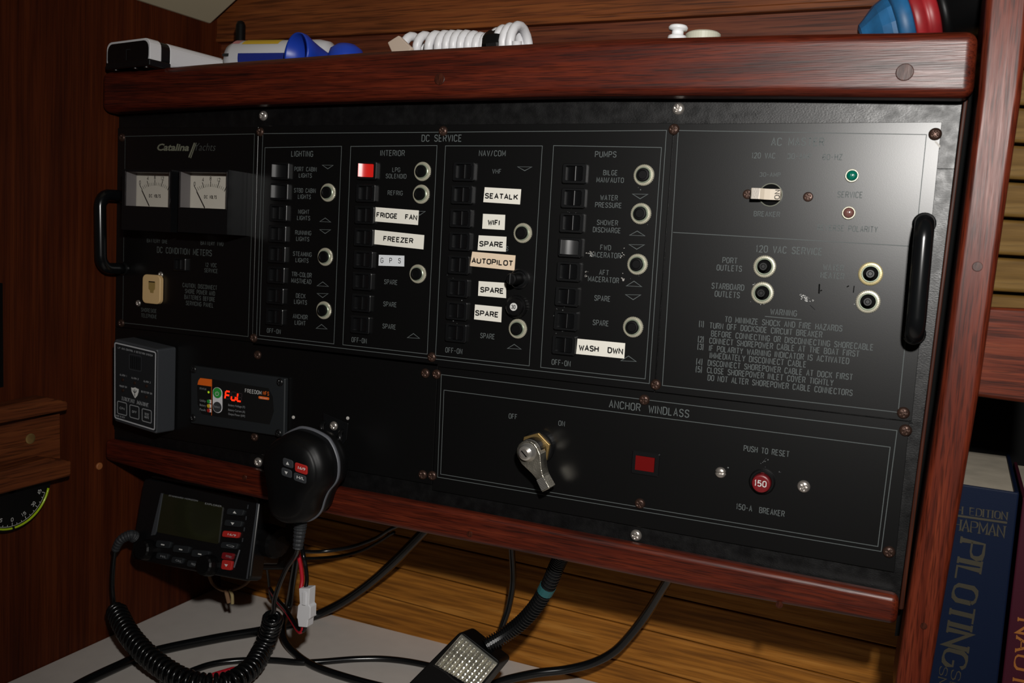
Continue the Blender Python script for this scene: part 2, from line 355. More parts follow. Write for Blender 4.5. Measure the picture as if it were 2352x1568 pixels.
def font(parent, txt, pl, a, b, h, m, bold=0., name='lettering', lift=.00015, slant=0, stretch=True, spacing=1.):
    """printed lettering between two pixels"""
    O, e, u, w, H = span(pl, a, b, h)
    cu = bpy.data.curves.new('text', 'FONT'); cu.body = txt; cu.offset = bold; cu.shear = slant; cu.resolution_u = 3; cu.space_character = spacing
    ob = bpy.data.objects.new('text', cu); COL.objects.link(ob); bpy.context.view_layer.update()
    me = bpy.data.meshes.new_from_object(ob); bpy.data.objects.remove(ob); bpy.data.curves.remove(cu)
    xs = [v.co.x for v in me.vertices]; ys = [v.co.y for v in me.vertices]
    x0, x1, y0, y1 = min(xs), max(xs), min(ys), max(ys)
    if any(ch in txt for ch in 'gpqy'): y0 = 0
    mb = MB(); mb.add([O + e * ((v.co.x - (x0 + x1) / 2) / (x1 - x0) * w) + u * ((v.co.y - (y0 + y1) / 2) / (y1 - y0) * H) + pl.n * lift for v in me.vertices], [tuple(p.vertices) for p in me.polygons])
    bpy.data.meshes.remove(me)
    return mb.build(name, m, parent)
def lines(parent, pts, w=.00038, Y=0., m=None, closed=True, name='border_line'):
    p = [py(x, y, Y) + Vector((0, -.00012, 0)) for x, y in pts]
    return MB().ribbon(p, w, (0, -1, 0), closed).build(name, m or ENGR, parent)
def tri(parent, cx, cy, w, h, up):
    p = [(cx - w / 2, cy - h * .45), (cx + w / 2, cy - h * .4), (cx, cy + h * .55)] if not up else [(cx - w / 2, cy + h * .4), (cx + w / 2, cy + h * .55), (cx, cy - h * .5)]
    return lines(parent, p, .00045, name='arrow_mark')

# =============================================================== SETTING
XW = -.594; YB = .135; DZ = ZO - .344
def struct(o, label=None): o['kind'] = 'structure'; return o
# left bulkhead with its dark opening at the frame's left edge
b = MB(); b.box((XW - .01, -.35, ZO + .05), (.02, 1.1, 1.1)); tag(struct(b.build('wall_left', WALLZ)), 'dark red-brown veneered bulkhead with upright grain')
# upper back, behind the shelf
b = MB(); z1 = py(1280, 42, .112).z
b.box((-.1, .122, (z1 + ZO + .5) / 2), (1.0, .02, ZO + .5 - z1)); wb = struct(b.build('wall_back', WALLX, bevel=.001)); tag(wb, 'reddish veneered board behind the shelf, above its ledge')
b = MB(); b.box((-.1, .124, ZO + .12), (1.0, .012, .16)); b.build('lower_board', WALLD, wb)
b = MB(); b.box((-.1, .1170, z1 - .0015), (1.0, .012, .005)); b.build('ledge', TEAK if 0 else WALLX, wb, bevel=.001)
# lower back: teak ceiling planks
def seam(k):      # seams of the planking, two pixels each
    a0, a1 = py(801, 1276, YB), py(1600, 1476, YB); b0, b1 = py(843, 1359.6, YB), py(1600, 1567, YB)
    def zat(p, q, x): return p.z + (q.z - p.z) * (x - p.x) / (q.x - p.x)
    return lambda x: zat(a0, a1, x) + (zat(b0, b1, x) - zat(a0, a1, x)) * k
b = MB(); b.box((-.1, YB + .018, ZO - .17), (1.0, .012, .40)); wl = struct(b.build('wall_lower_back', DARK)); wl.name = 'wall_back_lower'
tag(wl, 'golden teak planking of the hull below the switch panel')
x0, x1 = XW, .35
for k in range(-4, 3):
    s0, s1 = seam(k), seam(k + 1); g = .0005
    a = [(x0, s0(x0) - g), (x1, s0(x1) - g), (x1, s1(x1) + g), (x0, s1(x0) + g)]
    b = MB().prism([Vector((p[0], YB, p[1])) for p in a], [Vector((p[0], YB + .012, p[1])) for p in a])
    b.build('plank', TEAK, wl, bevel=.0008)
# headliner: sloping ceiling panel
hc = px_(483, 57, XW); hl = px_(305, 0, XW)
e1 = (hl - hc).normalized(); q = py(545, 0, hc.y); e2 = (q - hc).normalized()
nn = e1.cross(e2).normalized()
if nn.z < 0: nn = -nn
A = [hc, hc + e1 * .7, hc + e1 * .7 + e2 * .5, hc + e2 * .5]
tag(struct(MB().prism([p + nn * .015 for p in A], A).build('ceiling', HEAD, bevel=.002)), 'pale cream headliner panel sloping up from the corner')
# desk top
b = MB(); b.box(((XW + .5) / 2, (YB - .42) / 2, DZ - .0125), (.5 - XW, YB + .42, .025)); tag(b.build('countertop', DESKM, bevel=.001), 'pale grey laminate desk top below the switch panel', 'desk')
# shelf board the small gear lies on
zs = py(2252, 68, -.017).z - .0012
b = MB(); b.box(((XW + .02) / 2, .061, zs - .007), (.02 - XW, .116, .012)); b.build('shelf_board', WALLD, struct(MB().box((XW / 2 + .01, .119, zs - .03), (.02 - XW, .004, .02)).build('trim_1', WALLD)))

# timber frame of the panel
def plug(x, y, Y, parent, d, m):
    p = py(x, y, Y); MB().lathe([(d / 2, -.0002), (d / 2, .0004), (d * .46, .0006)], p, n=24).build('wood_plug', m, parent)
PLUGM = wood('end_grain_plug', 2, (.020, .005, .003), (.05, .012, .006), (.085, .022, .011), rough=.38, spec=.25, fine=700, along=60)
YR = -.017
z0 = py(2240, 228, YR).z; zt = py(2252, 70, YR).z
zl0 = py(1200, 213, YR).z
tr = thing('top_rail', (XW / 2, YR, zl0), 'broad glossy mahogany fascia rail running above the switch panel', 'rail')
a = [py(x, y, YR) for x, y in ((2250, 67), (2237, 223), (1800, 218), (1340, 217.5), (900, 227), (560, 239), (242, 257), (229, 164), (480, 143), (830, 117), (1208, 97), (1400, 86), (1800, 75))]
a[6].x = a[7].x = XW + .0005
MB().prism(a, [Vector((p.x, .0013, p.z)) for p in a]).build('rail_board', MAHX, tr, smooth=True, bevel=.006, seg=5)
plug(1010, 182, YR, tr, .0075, PLUGM); plug(2078, 166, YR, tr, .0090, PLUGM)
YL = -.009
br = thing('bottom_rail', (XW / 2, YL, py(1200, 1262, YL).z), 'slim mahogany rail running below the switch panel', 'rail')
a = [py(x, y, YL) for x, y in ((241, 1009), (420, 1045), (765, 1119), (1200, 1202), (1600, 1280), (2066, 1371), (2060, 1438), (1600, 1354), (1163, 1264), (780, 1188), (420, 1108), (241, 1057))]
a[0].x = a[-1].x = XW + .0005
MB().prism(a, [Vector((p.x, .0013, p.z)) for p in a]).build('rail_board', MAHX, br, smooth=True, bevel=.004, seg=4)
for x, y in ((1079, 1226), (1790, 1388), (562, 1096)): plug(x, y, YL, br, .0042, PLUGM)
YP = -.020
po = thing('right_post', py(2096, 1568, YP), 'upright mahogany post at the right end of the switch panel', 'post')
a = [py(x, y, YP) for x, y in ((2270, -60), (2375, -60), (2347, 220), (2250, 900), (2128, 1620), (2048, 1620), (2160, 900), (2247, 220))]
MB().prism(a, [Vector((p.x, .03, p.z)) for p in a]).build('post_board', MAHZ, po, smooth=True, bevel=.0035, seg=4)
for x, y, d in ((2245, 612, .005), (2122, 1437, .0035)): plug(x, y, YP, po, d, PLUGM)
# bead between panel board and post, and the dark rebate
a = [(2214, 222), (2224, 222), (2140, 890), (2075, 1400), (2064, 1400), (2131, 890)]
MB().prism([py(x, y, -.002) for x, y in a], [Vector((py(x, y, -.002).x, .012, py(x, y, -.002).z)) for x, y in a]).build('bead', MAHD, po, bevel=.0006)
a = [(2205, 200), (2265, 200), (2120, 1460), (2055, 1460)]
MB().prism([py(x, y, .014) for x, y in a], [py(x, y, .02) for x, y in a]).build('rebate', DARK, po)

# =============================================================== THE SWITCH PANEL
# prototypes built once, moved and copied -----------------------------------------
def screw_mesh(name, r, hgt, m, cross=True):
    b = MB(); N = 48; K = 14; rings = []
    for k in range(K + 1):
        rho = (K - k) / K
        ring = []
        for i in range(N):
            t = 2 * pi * i / N; x, z = rho * cos(t), rho * sin(t)
            d = hgt * (1 - rho ** 2.4) ** .5 if rho < 1 else 0
            if cross: ins = (abs(x) < .13 and abs(z) < .52) or (abs(z) < .13 and abs(x) < .52) or rho < .2
            else: ins = abs(z) < .13
            if ins: d -= hgt * .5
            ring.append(Vector((x * r, -d, z * r)))
        rings.append(ring)
    b.loft(rings, cap0=False, cap1=False)
    v = b.v; o = MB(); o.v = v; o.f = b.f
    me = bpy.data.meshes.new(name); me.from_pydata(v, [], o.f); me.materials.append(m)
    bm = bmesh.new(); bm.from_mesh(me); bmesh.ops.remove_doubles(bm, verts=bm.verts, dist=1e-7); bmesh.ops.recalc_face_normals(bm, faces=bm.faces); bm.to_mesh(me); bm.free()
    for p in me.polygons: p.use_smooth = True
    return me
SCR = {'brown': screw_mesh('screw', .0034, .0019, BRN), 'steel': screw_mesh('screw', .0037, .0021, STL), 'small': screw_mesh('screw', .0026, .0013, STL),
       'slot': screw_mesh('screw', .0034, .0020, STL, False), 'flat': screw_mesh('screw', .0028, .0006, BRN), 'black': screw_mesh('screw', .0030, .0015, BLK), 'bolt': screw_mesh('bolt', .0034, .0019, STL)}
def screw(parent, x, y, k='brown', Y=0., label=None, name='screw'):
    p = py(x, y, Y); o = bpy.data.objects.new(name, SCR[k]); COL.objects.link(o); o.parent = parent; o.location = p - wloc(parent)
    o.rotation_euler = (0, random.uniform(0, 1.5), 0)
    if label: o['label'] = label
    return o
def profile_block(prof, hw, hz, ease=0):
    """rocker: side profile of (x fraction, height) extruded across, with a flat back"""
    top = [Vector((x * hw, -h, -hz)) for x, h in prof]; bot = [Vector((x * hw, -h, hz)) for x, h in prof]
    n = len(prof); b = MB()
    v = top + bot + [Vector((-hw, .0015, -hz)), Vector((hw, .0015, -hz)), Vector((-hw, .0015, hz)), Vector((hw, .0015, hz))]
    f = [(i, i + 1, n + i + 1, n + i) for i in range(n - 1)] + [tuple([2 * n] + list(range(n)) + [2 * n + 1]), tuple([2 * n + 2] + [n + i for i in range(n)] + [2 * n + 3]),
        (0, n, 2 * n + 2, 2 * n), (n - 1, 2 * n - 1, 2 * n + 3, 2 * n + 1), (2 * n, 2 * n + 1, 2 * n + 3, 2 * n + 2)]
    return b.add(v, f)
BW, BH = .0160, .0126
def frame_mb(w, h, iw, ih, t, r=.0012, floor=.0004):
    o = rrect(w, h, r); i = rrect(iw, ih, r * .8); n = len(o)
    P = lambda q, d: [Vector((x, -d, z)) for x, z in q]
    o2 = rrect(w - .0008, h - .0008, r)
    return MB().loft([P(o, 0), P(o, t - .0004), P(o2, t), P(i, t), P(i, floor)], cap0=True, cap1=True)
bez = frame_mb(BW, BH, BW * .74, BH * .76, .0026).build('rocker_switch', BLK, origin=(0, 0, 0)).data
bpy.data.objects.remove(bpy.data.objects['rocker_switch'])
hw, hz = BW * .36, BH * .36
OFFP = [(-1, .0004), (-.6, .0007), (-.2, .0013), (.14, .0024), (.2, .0023), (.24, .0017), (.6, .0020), (1, .0028)]
ONP = [(-1, .0046), (-.97, .0049), (-.85, .0045), (-.6, .0034), (-.3, .00245), (.0, .0018), (.4, .0012), (1, .0009)]
def rk(prof, m):
    o = profile_block(prof, hw, hz).build('rocker', m, origin=(0, 0, 0), smooth=True); me = o.data; me.set_sharp_from_angle(angle=radians(38)); bpy.data.objects.remove(o); return me
RK = {'off': rk(OFFP, BLK), 'on': rk(ONP, BLK), 'lit': rk(ONP, REDG)}
def switch(parent, x, y, state='off', s=1.):
    p = py(x, y, -.0013); p.y = 0
    o = bpy.data.objects.new('rocker_switch', bez); COL.objects.link(o); o.parent = parent; o.location = p - wloc(parent); o.scale = (s, 1, s)
    r = bpy.data.objects.new('rocker', RK[state]); COL.objects.link(r); r.parent = o
    if state == 'lit': r['label'] = 'lit red rocker'
    return o
def mk(mb, name, m, smooth=True, origin=(0, 0, 0)):
    o = mb.build(name, m, origin=origin, smooth=smooth); me = o.data; bpy.data.objects.remove(o); return me
nutp = [(.0066, 0), (.0066, .0007), (.0060, .0012), (.0052, .0013), (.0045, .0013), (.0045, .0001)]
slvp = [(.0049, 0), (.0049, .0018), (.0046, .0020), (.0042, .0020), (.0042, .0001)]
NUTM = mk(MB().lathe(nutp, n=72, knurl=.035), 'breaker', NUT, False); NUTMY = mk(MB().lathe(nutp, n=72, knurl=.02), 'breaker', NUTY, False)
SLVM = mk(MB().lathe(slvp, n=36), 'sleeve', SLEEVE, False)
BTN1 = mk(MB().lathe([(.0041, 0), (.0041, .0031), (.0038, .0036), (.0029, .0037), (.0025, .0032)], n=32), 'button', BLKM, False)
BTN2 = mk(MB().lathe([(.0024, 0), (.0024, .0062), (.0021, .0067), (.0014, .0067), (.0010, .0064)], n=32), 'button', BLK, False)
WELL = mk(MB().lathe([(.0044, 0), (.0044, .0004)], n=32), 'well', DARK, False)
def breaker(parent, x, y, kind=1):
    p = py(x, y, -.001); p.y = 0
    o = bpy.data.objects.new('breaker', NUTMY if kind == 3 else NUTM); COL.objects.link(o); o.parent = parent; o.location = p - wloc(parent)
    for nm, me in (('sleeve', SLVM), ('button', BTN1 if kind == 1 else BTN2)) + ((('well', WELL),) if kind > 1 else ()):
        c = bpy.data.objects.new(nm, me); COL.objects.link(c); c.parent = o
    return o
def sticker(parent, quad, txt, a, b, h, m=None, bold=.012, Y=-.0003, im=None, label=None, sp=1.0):
    p = [py(x, y, Y) for x, y in quad]
    o = MB().prism(p, [Vector((q.x, Y + .00028, q.z)) for q in p]).build('label_sticker', m or WLAB, parent)
    o['label'] = label or ('white sticker reading ' + txt)
    O, e, u, w, H = span(front(Y), a, b, h); tk = H * (.20 if bold else .115)
    mb = MB(); strokes(mb, txt, O, e, u, w - tk, H - tk, tk, gap=.42, lift=.0002); t = mb.build('sticker_lettering', INK, parent); t.location = t.location - o.location; t.parent = o
    return o

# mounting board ---------------------------------------------------------------
bd = thing('panel_board', (XW / 2, .0015, py(1200, 1200, .0015).z), 'black pebble-textured board the instrument panels are screwed to', 'panel board')
a = [py(x, y, .0015) for x, y in ((2213, 205), (2131, 890), (2062, 1400), (1200, 1220), (262, 1040), (262, 240))]
for i in (4, 5): a[i].x = XW + .001
MB().prism(a, [Vector((p.x, .0095, p.z)) for p in a]).build('board', BOARD, bd)
for x, y in ((605, 266), (1558, 250), (593, 1061), (1461, 1229)): screw(bd, x, y, 'steel', .0015, label='bright steel screw')
MB().box(py(2173, 387.5, .0013), (.0086, .0003, .0003)).build('crack', DARK, bd)
MB().box(py(2086, 970, .0013), (.0050, .0003, .0005)).build('crack', DARK, bd)

def plate(name, uv, label, cat='control panel'):
    x0, x1, z0, z1 = [q * D for q in uv]; x0 = max(x0, XW + .0015)
    t = thing(name, ((x0 + x1) / 2, 0, ZO + z0), label, cat)
    MB().box(((x0 + x1) / 2, .0007, ZO + (z0 + z1) / 2), (x1 - x0, .0014, z1 - z0)).build('plate', PLATE, t, bevel=.0002, seg=1)
    return t
ms = plate('battery_meter_panel', (-1.12, -.8335, -.1425, .157), 'black plate with two square voltmeters at the left end of the switch panel')
dc = plate('dc_breaker_panel', (-.8325, -.2505, -.147, .1585), 'long black plate headed DC SERVICE with four columns of rocker switches')
ac = plate('shore_power_panel', (-.2495, .0225, -.147, .1575), 'black plate headed MASTER with green and red lamps and the long warning text')
wi = plate('windlass_panel', (-.534, .0205, -.309, -.1478), 'black plate headed ANCHOR WINDLASS with chrome lever and red button')
bl = plate('blank_panel', (-1.12, -.535, -.302, -.1435), 'plain black plate under the voltmeters carrying the grey alarm box')

# DC SERVICE ---------------------------------------------------------------------
lines(dc, [(604, 306.7), (1531, 299.4), (1491.4, 880.5), (589.2, 777.1)])
lines(dc, [(609, 339), (784.7, 335.9), (767.1, 789.4), (596.3, 770)])
lines(dc, [(805.9, 336.2), (1004, 334.1), (981.4, 812.9), (787.6, 791.4)])
lines(dc, [(1023.5, 334.9), (1245.8, 335.1), (1215.6, 839.9), (1000.6, 816)])
lines(dc, [(1271.7, 334.3), (1519.4, 338.7), (1481.9, 869.8), (1241.9, 843.2)])
for a in (('DC SERVICE', 1014.8, 317.3, 91, 14.5), ('LIGHTING', 694.3, 353.2, 49, 12), ('INTERIOR', 901.8, 351.5, 55, 12), ('NAV/COM', 1131, 352, 60, 12), ('PUMPS', 1391.5, 354.4, 48, 12.6),
    ('PORT CABIN', 702, 388.5, 50, 9.2), ('LIGHTS', 701.6, 403, 29, 9.2), ('STBD CABIN', 700.4, 437.5, 49, 9.2), ('LIGHTS', 699.4, 451.7, 29, 9.2), ('NIGHT', 698, 486.3, 24.5, 9), ('LIGHTS', 697.6, 500.5, 29, 9),
    ('RUNNING', 696.6, 534.4, 36, 9), ('LIGHTS', 695.6, 548.7, 29, 9), ('STEAMING', 694.6, 583.4, 42, 9.2), ('LIGHTS', 694, 597.7, 29, 9.2), ('TRI-COLOR', 693, 630.6, 45, 9.6), ('MASTHEAD', 692.2, 645.4, 45, 9.6),
    ('DECK', 691, 679.3, 21, 9.2), ('LIGHTS', 690.5, 693.5, 29, 9.2), ('ANCHOR', 689.8, 727, 33, 9.4), ('LIGHT', 689.7, 741.3, 24, 9.4), ('OFF-ON', 629.2, 760, 31, 9.4),
    ('LPG', 910.4, 389.8, 17, 9.4), ('SOLENOID', 910, 404.4, 46.6, 9.6), ('REFRIG', 907.9, 443, 33.5, 9.6), ('SPARE', 897.9, 647.7, 30, 10), ('SPARE', 896, 698.7, 30, 10), ('SPARE', 894.2, 749.7, 30, 10), ('OFF-ON', 825.1, 781.3, 34, 10.5),
    ('VHF', 1141.3, 393.5, 20, 9.6), ('S', 1165, 571, 4.5, 10), ('SPARE', 1120, 771.6, 32.5, 11), ('OFF-ON', 1042.6, 805, 38, 11),
    ('BILGE', 1402.3, 396.6, 32, 10.8), ('MAN/AUTO', 1401.6, 413.4, 61.5, 10.8), ('WATER', 1399, 454, 39, 10.8), ('PRESSURE', 1397.7, 471, 60, 10.8), ('SHOWER', 1395.3, 511.3, 47.5, 10.8), ('DISCHARGE', 1394, 528.2, 63, 11),
    ('FWD', 1391.3, 568.4, 23.5, 10.8), ('MACERATOR', 1390.3, 585.7, 70, 11.3), ('AFT', 1387.6, 625.7, 21, 10.8), ('MACERATOR', 1386.4, 642, 70, 11.3), ('SPARE', 1383.8, 685.2, 36, 11.5), ('SPARE', 1380, 741.5, 36, 11.5), ('OFF-ON', 1289, 833, 42.5, 11.6)):
    eng(dc, *a)
for a in ((753, 383, 25, 8.5, 0), (747.3, 505, 25, 9, 1), (747, 531.2, 25, 9, 0), (741.6, 652.2, 26, 10, 1), (741.2, 678, 25, 9.5, 0), (738.8, 749.8, 25, 10, 1), (964, 489, 26, 9, 0), (949.8, 771, 28, 10.5, 1),
          (1205.3, 387, 32.5, 9, 0), (1181.3, 795.8, 31.5, 10.5, 1), (1470.5, 450.4, 35, 10.8, 0), (1463.8, 535.7, 35, 10.5, 1), (1462.6, 566.3, 35, 10.8, 0), (1456.4, 651.5, 35, 12, 1), (1454.4, 681.6, 35, 11.5, 0), (1443.8, 823.3, 35, 12, 1)):
    tri(dc, *a)
for i, (x, y) in enumerate(((645, 393), (643, 440.5), (640.5, 489), (638.5, 537), (637, 584), (635, 631.5), (633, 679), (631.5, 727))): switch(dc, x, y, 'on' if i < 2 else 'off')
for i, (x, y) in enumerate(((844, 391.6), (841, 443.4), (838.5, 493.8), (836.5, 545), (835.5, 596), (833, 645.5), (830.5, 695.6), (828, 745.5))): switch(dc, x, y, 'lit' if i == 0 else 'off')
for x, y in ((1066, 394), (1062, 447), (1059, 501), (1057, 554), (1054.5, 608), (1052, 661), (1050, 713.5), (1048, 764)): switch(dc, x, y)
for i, (x, y) in enumerate(((1319.8, 398.5), (1317, 454.8), (1313.5, 511.6), (1310.6, 568), (1306.7, 623.6), (1303, 680.6), (1300, 736.4), (1295.8, 792))): switch(dc, x, y, 'on' if i == 3 else 'off')
for x, y in ((752.2, 442), (745.8, 589.7), (742.6, 712.4), (969.3, 393.4), (966.3, 445.7), (958.6, 628.8), (1199.9, 535), (1188.4, 754.8), (1478.3, 401.8), (1471.4, 490.4), (1463.5, 606.8), (1453.3, 751)): breaker(dc, x, y)
sticker(dc, ((862.5, 475.5), (961.8, 483.2), (959.8, 516.6), (860.9, 508.2)), 'FRIDGE  FAN', (865, 493), (958.5, 499.8), 12.3)
sticker(dc, ((860.4, 527.7), (974.3, 539.8), (972.2, 572.6), (859.2, 560.4)), 'FREEZER', (880.9, 547.5), (949.6, 553.2), 12.3)
sticker(dc, ((870.2, 584.9), (928.4, 587), (928, 611.8), (869.2, 609.8)), 'G  P  S', (874.5, 597.6), (921.2, 598.6), 12, WLAB2, bold=0, label='small cool white sticker reading G P S')
sticker(dc, ((1113.3, 429.8), (1197, 434.4), (1194.2, 469.4), (1110, 464)), 'SEATALK', (1113.8, 449.3), (1190.5, 452.6), 13, label='topmost white sticker of its column')
sticker(dc, ((1109.4, 490.8), (1160.3, 493.3), (1158.8, 528), (1107.5, 525)), 'WIFI', (1120.5, 510.3), (1148.7, 511.7), 13)
sticker(dc, ((1099.5, 540.2), (1163.2, 543.6), (1161.7, 578), (1096.8, 574.3)), 'SPARE', (1101, 559.3), (1156.9, 562), 13)
sticker(dc, ((1084.6, 577.6), (1184, 586.4), (1181.4, 621.2), (1079.4, 610.7)), 'AUTOPILOT', (1083.6, 597.5), (1178.9, 605), 13, BLAB, Y=-.0006, label='beige sticker reading AUTOPILOT')
sticker(dc, ((1099.5, 645.3), (1162.6, 649.5), (1162.2, 684.4), (1098, 679)), 'SPARE', (1103, 664.6), (1157.8, 668.4), 13)
sticker(dc, ((1091, 699), (1152.5, 705), (1151, 740), (1088.8, 733)), 'SPARE', (1091.5, 717.8), (1146, 722.8), 13)
sticker(dc, ((1326.5, 777.5), (1436, 787.9), (1433.7, 823.3), (1323.2, 812.4)), 'WASH  DWN', (1329.7, 797.5), (1431.5, 806.8), 14)
# black push-on breaker turned out, and the black cap marked 30
p = py(1191, 640.3, -.002); p.y = 0
o = MB().lathe([(.0068, 0), (.0068, .0012), (.0060, .0020), (.0056, .0020), (.0050, .0008)], p, n=40).build('fuse_holder', BLK, dc)
MB().lathe([(.0038, 0), (.0038, .0135), (.0034, .0144), (.0024, .0146)], p, n=28).build('stem', BLKM, o); 
MB().box(p + Vector((-.0005, -.0150, 0)), (.0014, .002, .0066)).build('lug', BLK, o, bevel=.0003)
p = py(1187, 704, -.001); p.y = 0
o = MB().lathe([(.0077, 0), (.0077, .0022), (.0070, .0032)], p, n=56, knurl=.025).build('black_breaker', BLKM, dc)
MB().lathe([(.0060, 0), (.0060, .0055), (.0054, .0062)], p, n=40).build('cap', BLKM, o)
q = Vector((p.x, -.0063, p.z)); MB().lathe([(.0026, -.0002), (.0026, .0002)], q, n=28).build('white_disc', WINK, o)
strokes(mb := MB(), '30', q, Vector((1, 0, 0)), Vector((0, 0, 1)), .0026, .0022, .0004, lift=.0004); mb.build('numerals', INK, o)
# chipped paint specks either side of MACERATOR
def specks(parent, spots, m=CHIP, Y=0., seed=1):
    random.seed(seed); b = MB()
    for x, y, r, n in spots:
        for _ in range(n):
            cx, cy = x + random.gauss(0, r), y + random.gauss(0, r * .8); s = random.uniform(.5, 1.8)
            b.flat([py(cx + s * cos(t) * random.uniform(.5, 1.2), cy + s * sin(t) * random.uniform(.5, 1.2), Y) + Vector((0, -.00008, 0)) for t in (0, 1.2, 2.5, 3.7, 5)])
    return b.build('paint_chips', m, parent)
specks(dc, ((1354, 581, 2.5, 12), (1361, 583, 2.5, 8), (1428, 587, 3, 8), (1432, 570, 1, 2), (1346, 626, 2, 6), (1346, 634, 1.5, 6), (1430, 640, 2.2, 9), (1430, 628, 1, 2)))
DUST = mat('pale_dust', (.16, .17, .17), .8)
specks(dc, [(x, y, 9, 3) for x, y in ((1040, 630), (1045, 684), (1040, 735), (1050, 735), (1275, 712), (1285, 766), (1290, 765), (1300, 706), (1310, 480), (1320, 500), (1060, 432), (1475, 425), (1462, 630), (1482, 510), (1452, 770))], DUST, seed=3)

# MASTER / 120 V -------------------------------------------------------------------
lines(ac, [(1558, 299.6), (2128, 309), (2063, 946.6), (1521.5, 884.7)])
lines(ac, [(1546, 533.4), (2103, 566)], closed=False)
lines(ac, [(1757, 726.3), (1840.6, 733.6)], .0004, closed=False)
for a in (('AC MASTER', 1832.5, 325.5, 120, 17), ('120', 1737.3, 357, 19, 12), ('VAC', 1768.7, 357.6, 23, 12), ('30-AMP', 1836, 359, 54, 12), ('60-HZ', 1912, 360.5, 44, 12.5), ('30-AMP', 1768.7, 401, 47, 9), ('BREAKER', 1761.4, 491.5, 59, 11),
    ('SERVICE', 1952.7, 447, 57, 13), ('REVERSE POLARITY', 1947, 524.5, 137, 12.5), ('PORT', 1676.6, 598, 33, 12), ('OUTLETS', 1675.3, 615.6, 57, 12.4), ('STARBOARD', 1672, 658.2, 74, 12.5), ('OUTLETS', 1670.6, 676, 56.6, 12.5),
    ('WATER', 1914.3, 614.4, 46, 12.6), ('HEATER', 1912, 632.8, 53, 12.6), ('WARNING', 1800, 717.5, 60, 12.6), ('120 VAC SERVICE', 1813, 574.5, 151, 15)): eng(ac, *a)
for t, a, b2 in (('TO MINIMIZE SHOCK AND FIRE HAZARDS', (1665.8, 732.1), (1934.2, 755)), ('(1)', (1606.5, 743.5), (1617, 744.5)), ('TURN OFF DOCKSIDE CIRCUIT BREAKER', (1630.6, 746.2), (1888, 769)),
    ('BEFORE CONNECTING OR DISCONNECTING SHORECABLE', (1634.4, 764.5), (2005.5, 798.7)), ('(2)', (1604, 778.6), (1616.5, 779.6)), ('CONNECT SHOREPOWER CABLE AT THE BOAT FIRST', (1630, 781.5), (1973.2, 812.8)),
    ('(3)', (1603, 795.4), (1616, 796.6)), ('IF POLARITY WARNING INDICATOR IS ACTIVATED', (1629.5, 798.5), (1949.8, 829.8)), ('IMMEDIATELY DISCONNECT CABLE', (1631, 815.5), (1851.5, 836.9)),
    ('(4)', (1600, 830), (1613.5, 831.2)), ('DISCONNECT SHOREPOWER CABLE AT DOCK FIRST', (1626.5, 832.5), (1958, 866.2)), ('(5)', (1599, 847.4), (1612.5, 848.6)), ('CLOSE SHOREPOWER INLET COVER TIGHTLY', (1625, 849.5), (1913.7, 878.8)),
    ('DO NOT ALTER SHOREPOWER CABLE CONNECTORS', (1626.2, 867.5), (1957.7, 901.4))): eng2(ac, t, a, b2, 12.6)
for x, y, k in ((1756, 611.9, 2), (1751, 672.6, 2), (1999.6, 628.6, 3), (1993.7, 692.5, 2)): breaker(ac, x, y, k)
# main toggle breaker: ring, dark well, beige paddle thrown left, two little screws
p = py(1770, 447.5, 0.)
tg = MB().lathe([(.0068, 0), (.0068, .0004), (.0064, .0007), (.0062, .0004), (.0062, 0)], p, n=40).build('toggle_breaker', mat('grey_brass_rim', (.26, .27, .22), .45, metal=.2), ac)
MB().lathe([(.0062, 0), (.0062, .0002)], p, n=40).build('well', DARK, tg)
TB = mat('beige_toggle', (.60, .52, .42), .45)
a = [(-.0114, .0092), (-.0108, .0102), (-.0062, .0094), (-.0040, .0068), (-.0010, .0052), (.0046, .0050), (.0048, .0), (-.0030, .0), (-.0055, .0052), (-.0066, .0074), (-.0112, .0080)]
w = .0031
MB().prism([p + Vector((x + .0012, -h * .8, -w)) for x, h in a], [p + Vector((x + .0012, -h * .8, w)) for x, h in a]).build('paddle', TB, tg)
for k in range(9): MB().box(p + Vector((-.0094 + k * .00046, -.0083 + k * .00006, 0)), (.00014, .0003, w * 2 * .98), Matrix.Rotation(.08, 3, 'Y')).build('grip_rib', GREYM, tg)
mb = MB(); strokes(mb, 'ON', p + Vector((.0043, -.00415, 0)), Vector((0, 0, 1)), Vector((-1, 0, 0)), .0050, .0026, .0004, lift=.0002); mb.build('numerals', INK, tg)
screw(ac, 1717, 446, 'flat'); screw(ac, 1856, 452, 'flat')
for x, y, m, r in ((1957, 403.6, GRNL, .0033), (1949.5, 489, PNKL, .0033)):
    p = py(x, y, 0.)
    o = MB().lathe([(.0037, 0), (.0037, .0008), (.0034, .0012), (.0030, .0012), (.0029, 0)], p, n=36).build('indicator_lamp', NUT, ac)
    MB().lathe([(.0029, 0), (.0029, .0010), (.0025, .0018), (.0015, .0023), (.0005, .0025)], p, n=30).build('lamp_lens', m, o, smooth=True)
    o['label'] = 'round green lamp with chrome rim' if m is GRNL else 'round dull red lamp with chrome rim'
specks(ac, ((1843, 680, 3.5, 18), (1853, 686, 3.5, 14), (1866, 690, 3, 7), (1743, 692, 8, 5), (1735, 652, 3, 3), (1962, 699, 1.5, 2)), WINK, seed=5)
b = MB()
for pts, wd in ((((1882, 652), (1881, 674)), .0008), (((1884, 668), (1888, 666)), .0006), (((1945, 659), (1950, 656)), .0006), (((1962, 656), (1960, 672)), .0005), (((1860, 700), (1872, 711)), .0002)):
    b.ribbon([py(x, y) + Vector((0, -.0001, 0)) for x, y in pts], wd, (0, -1, 0))
b.build('scratches', mat('dark_adhesive_mark', (.004, .004, .004), .9, spec=0), ac)
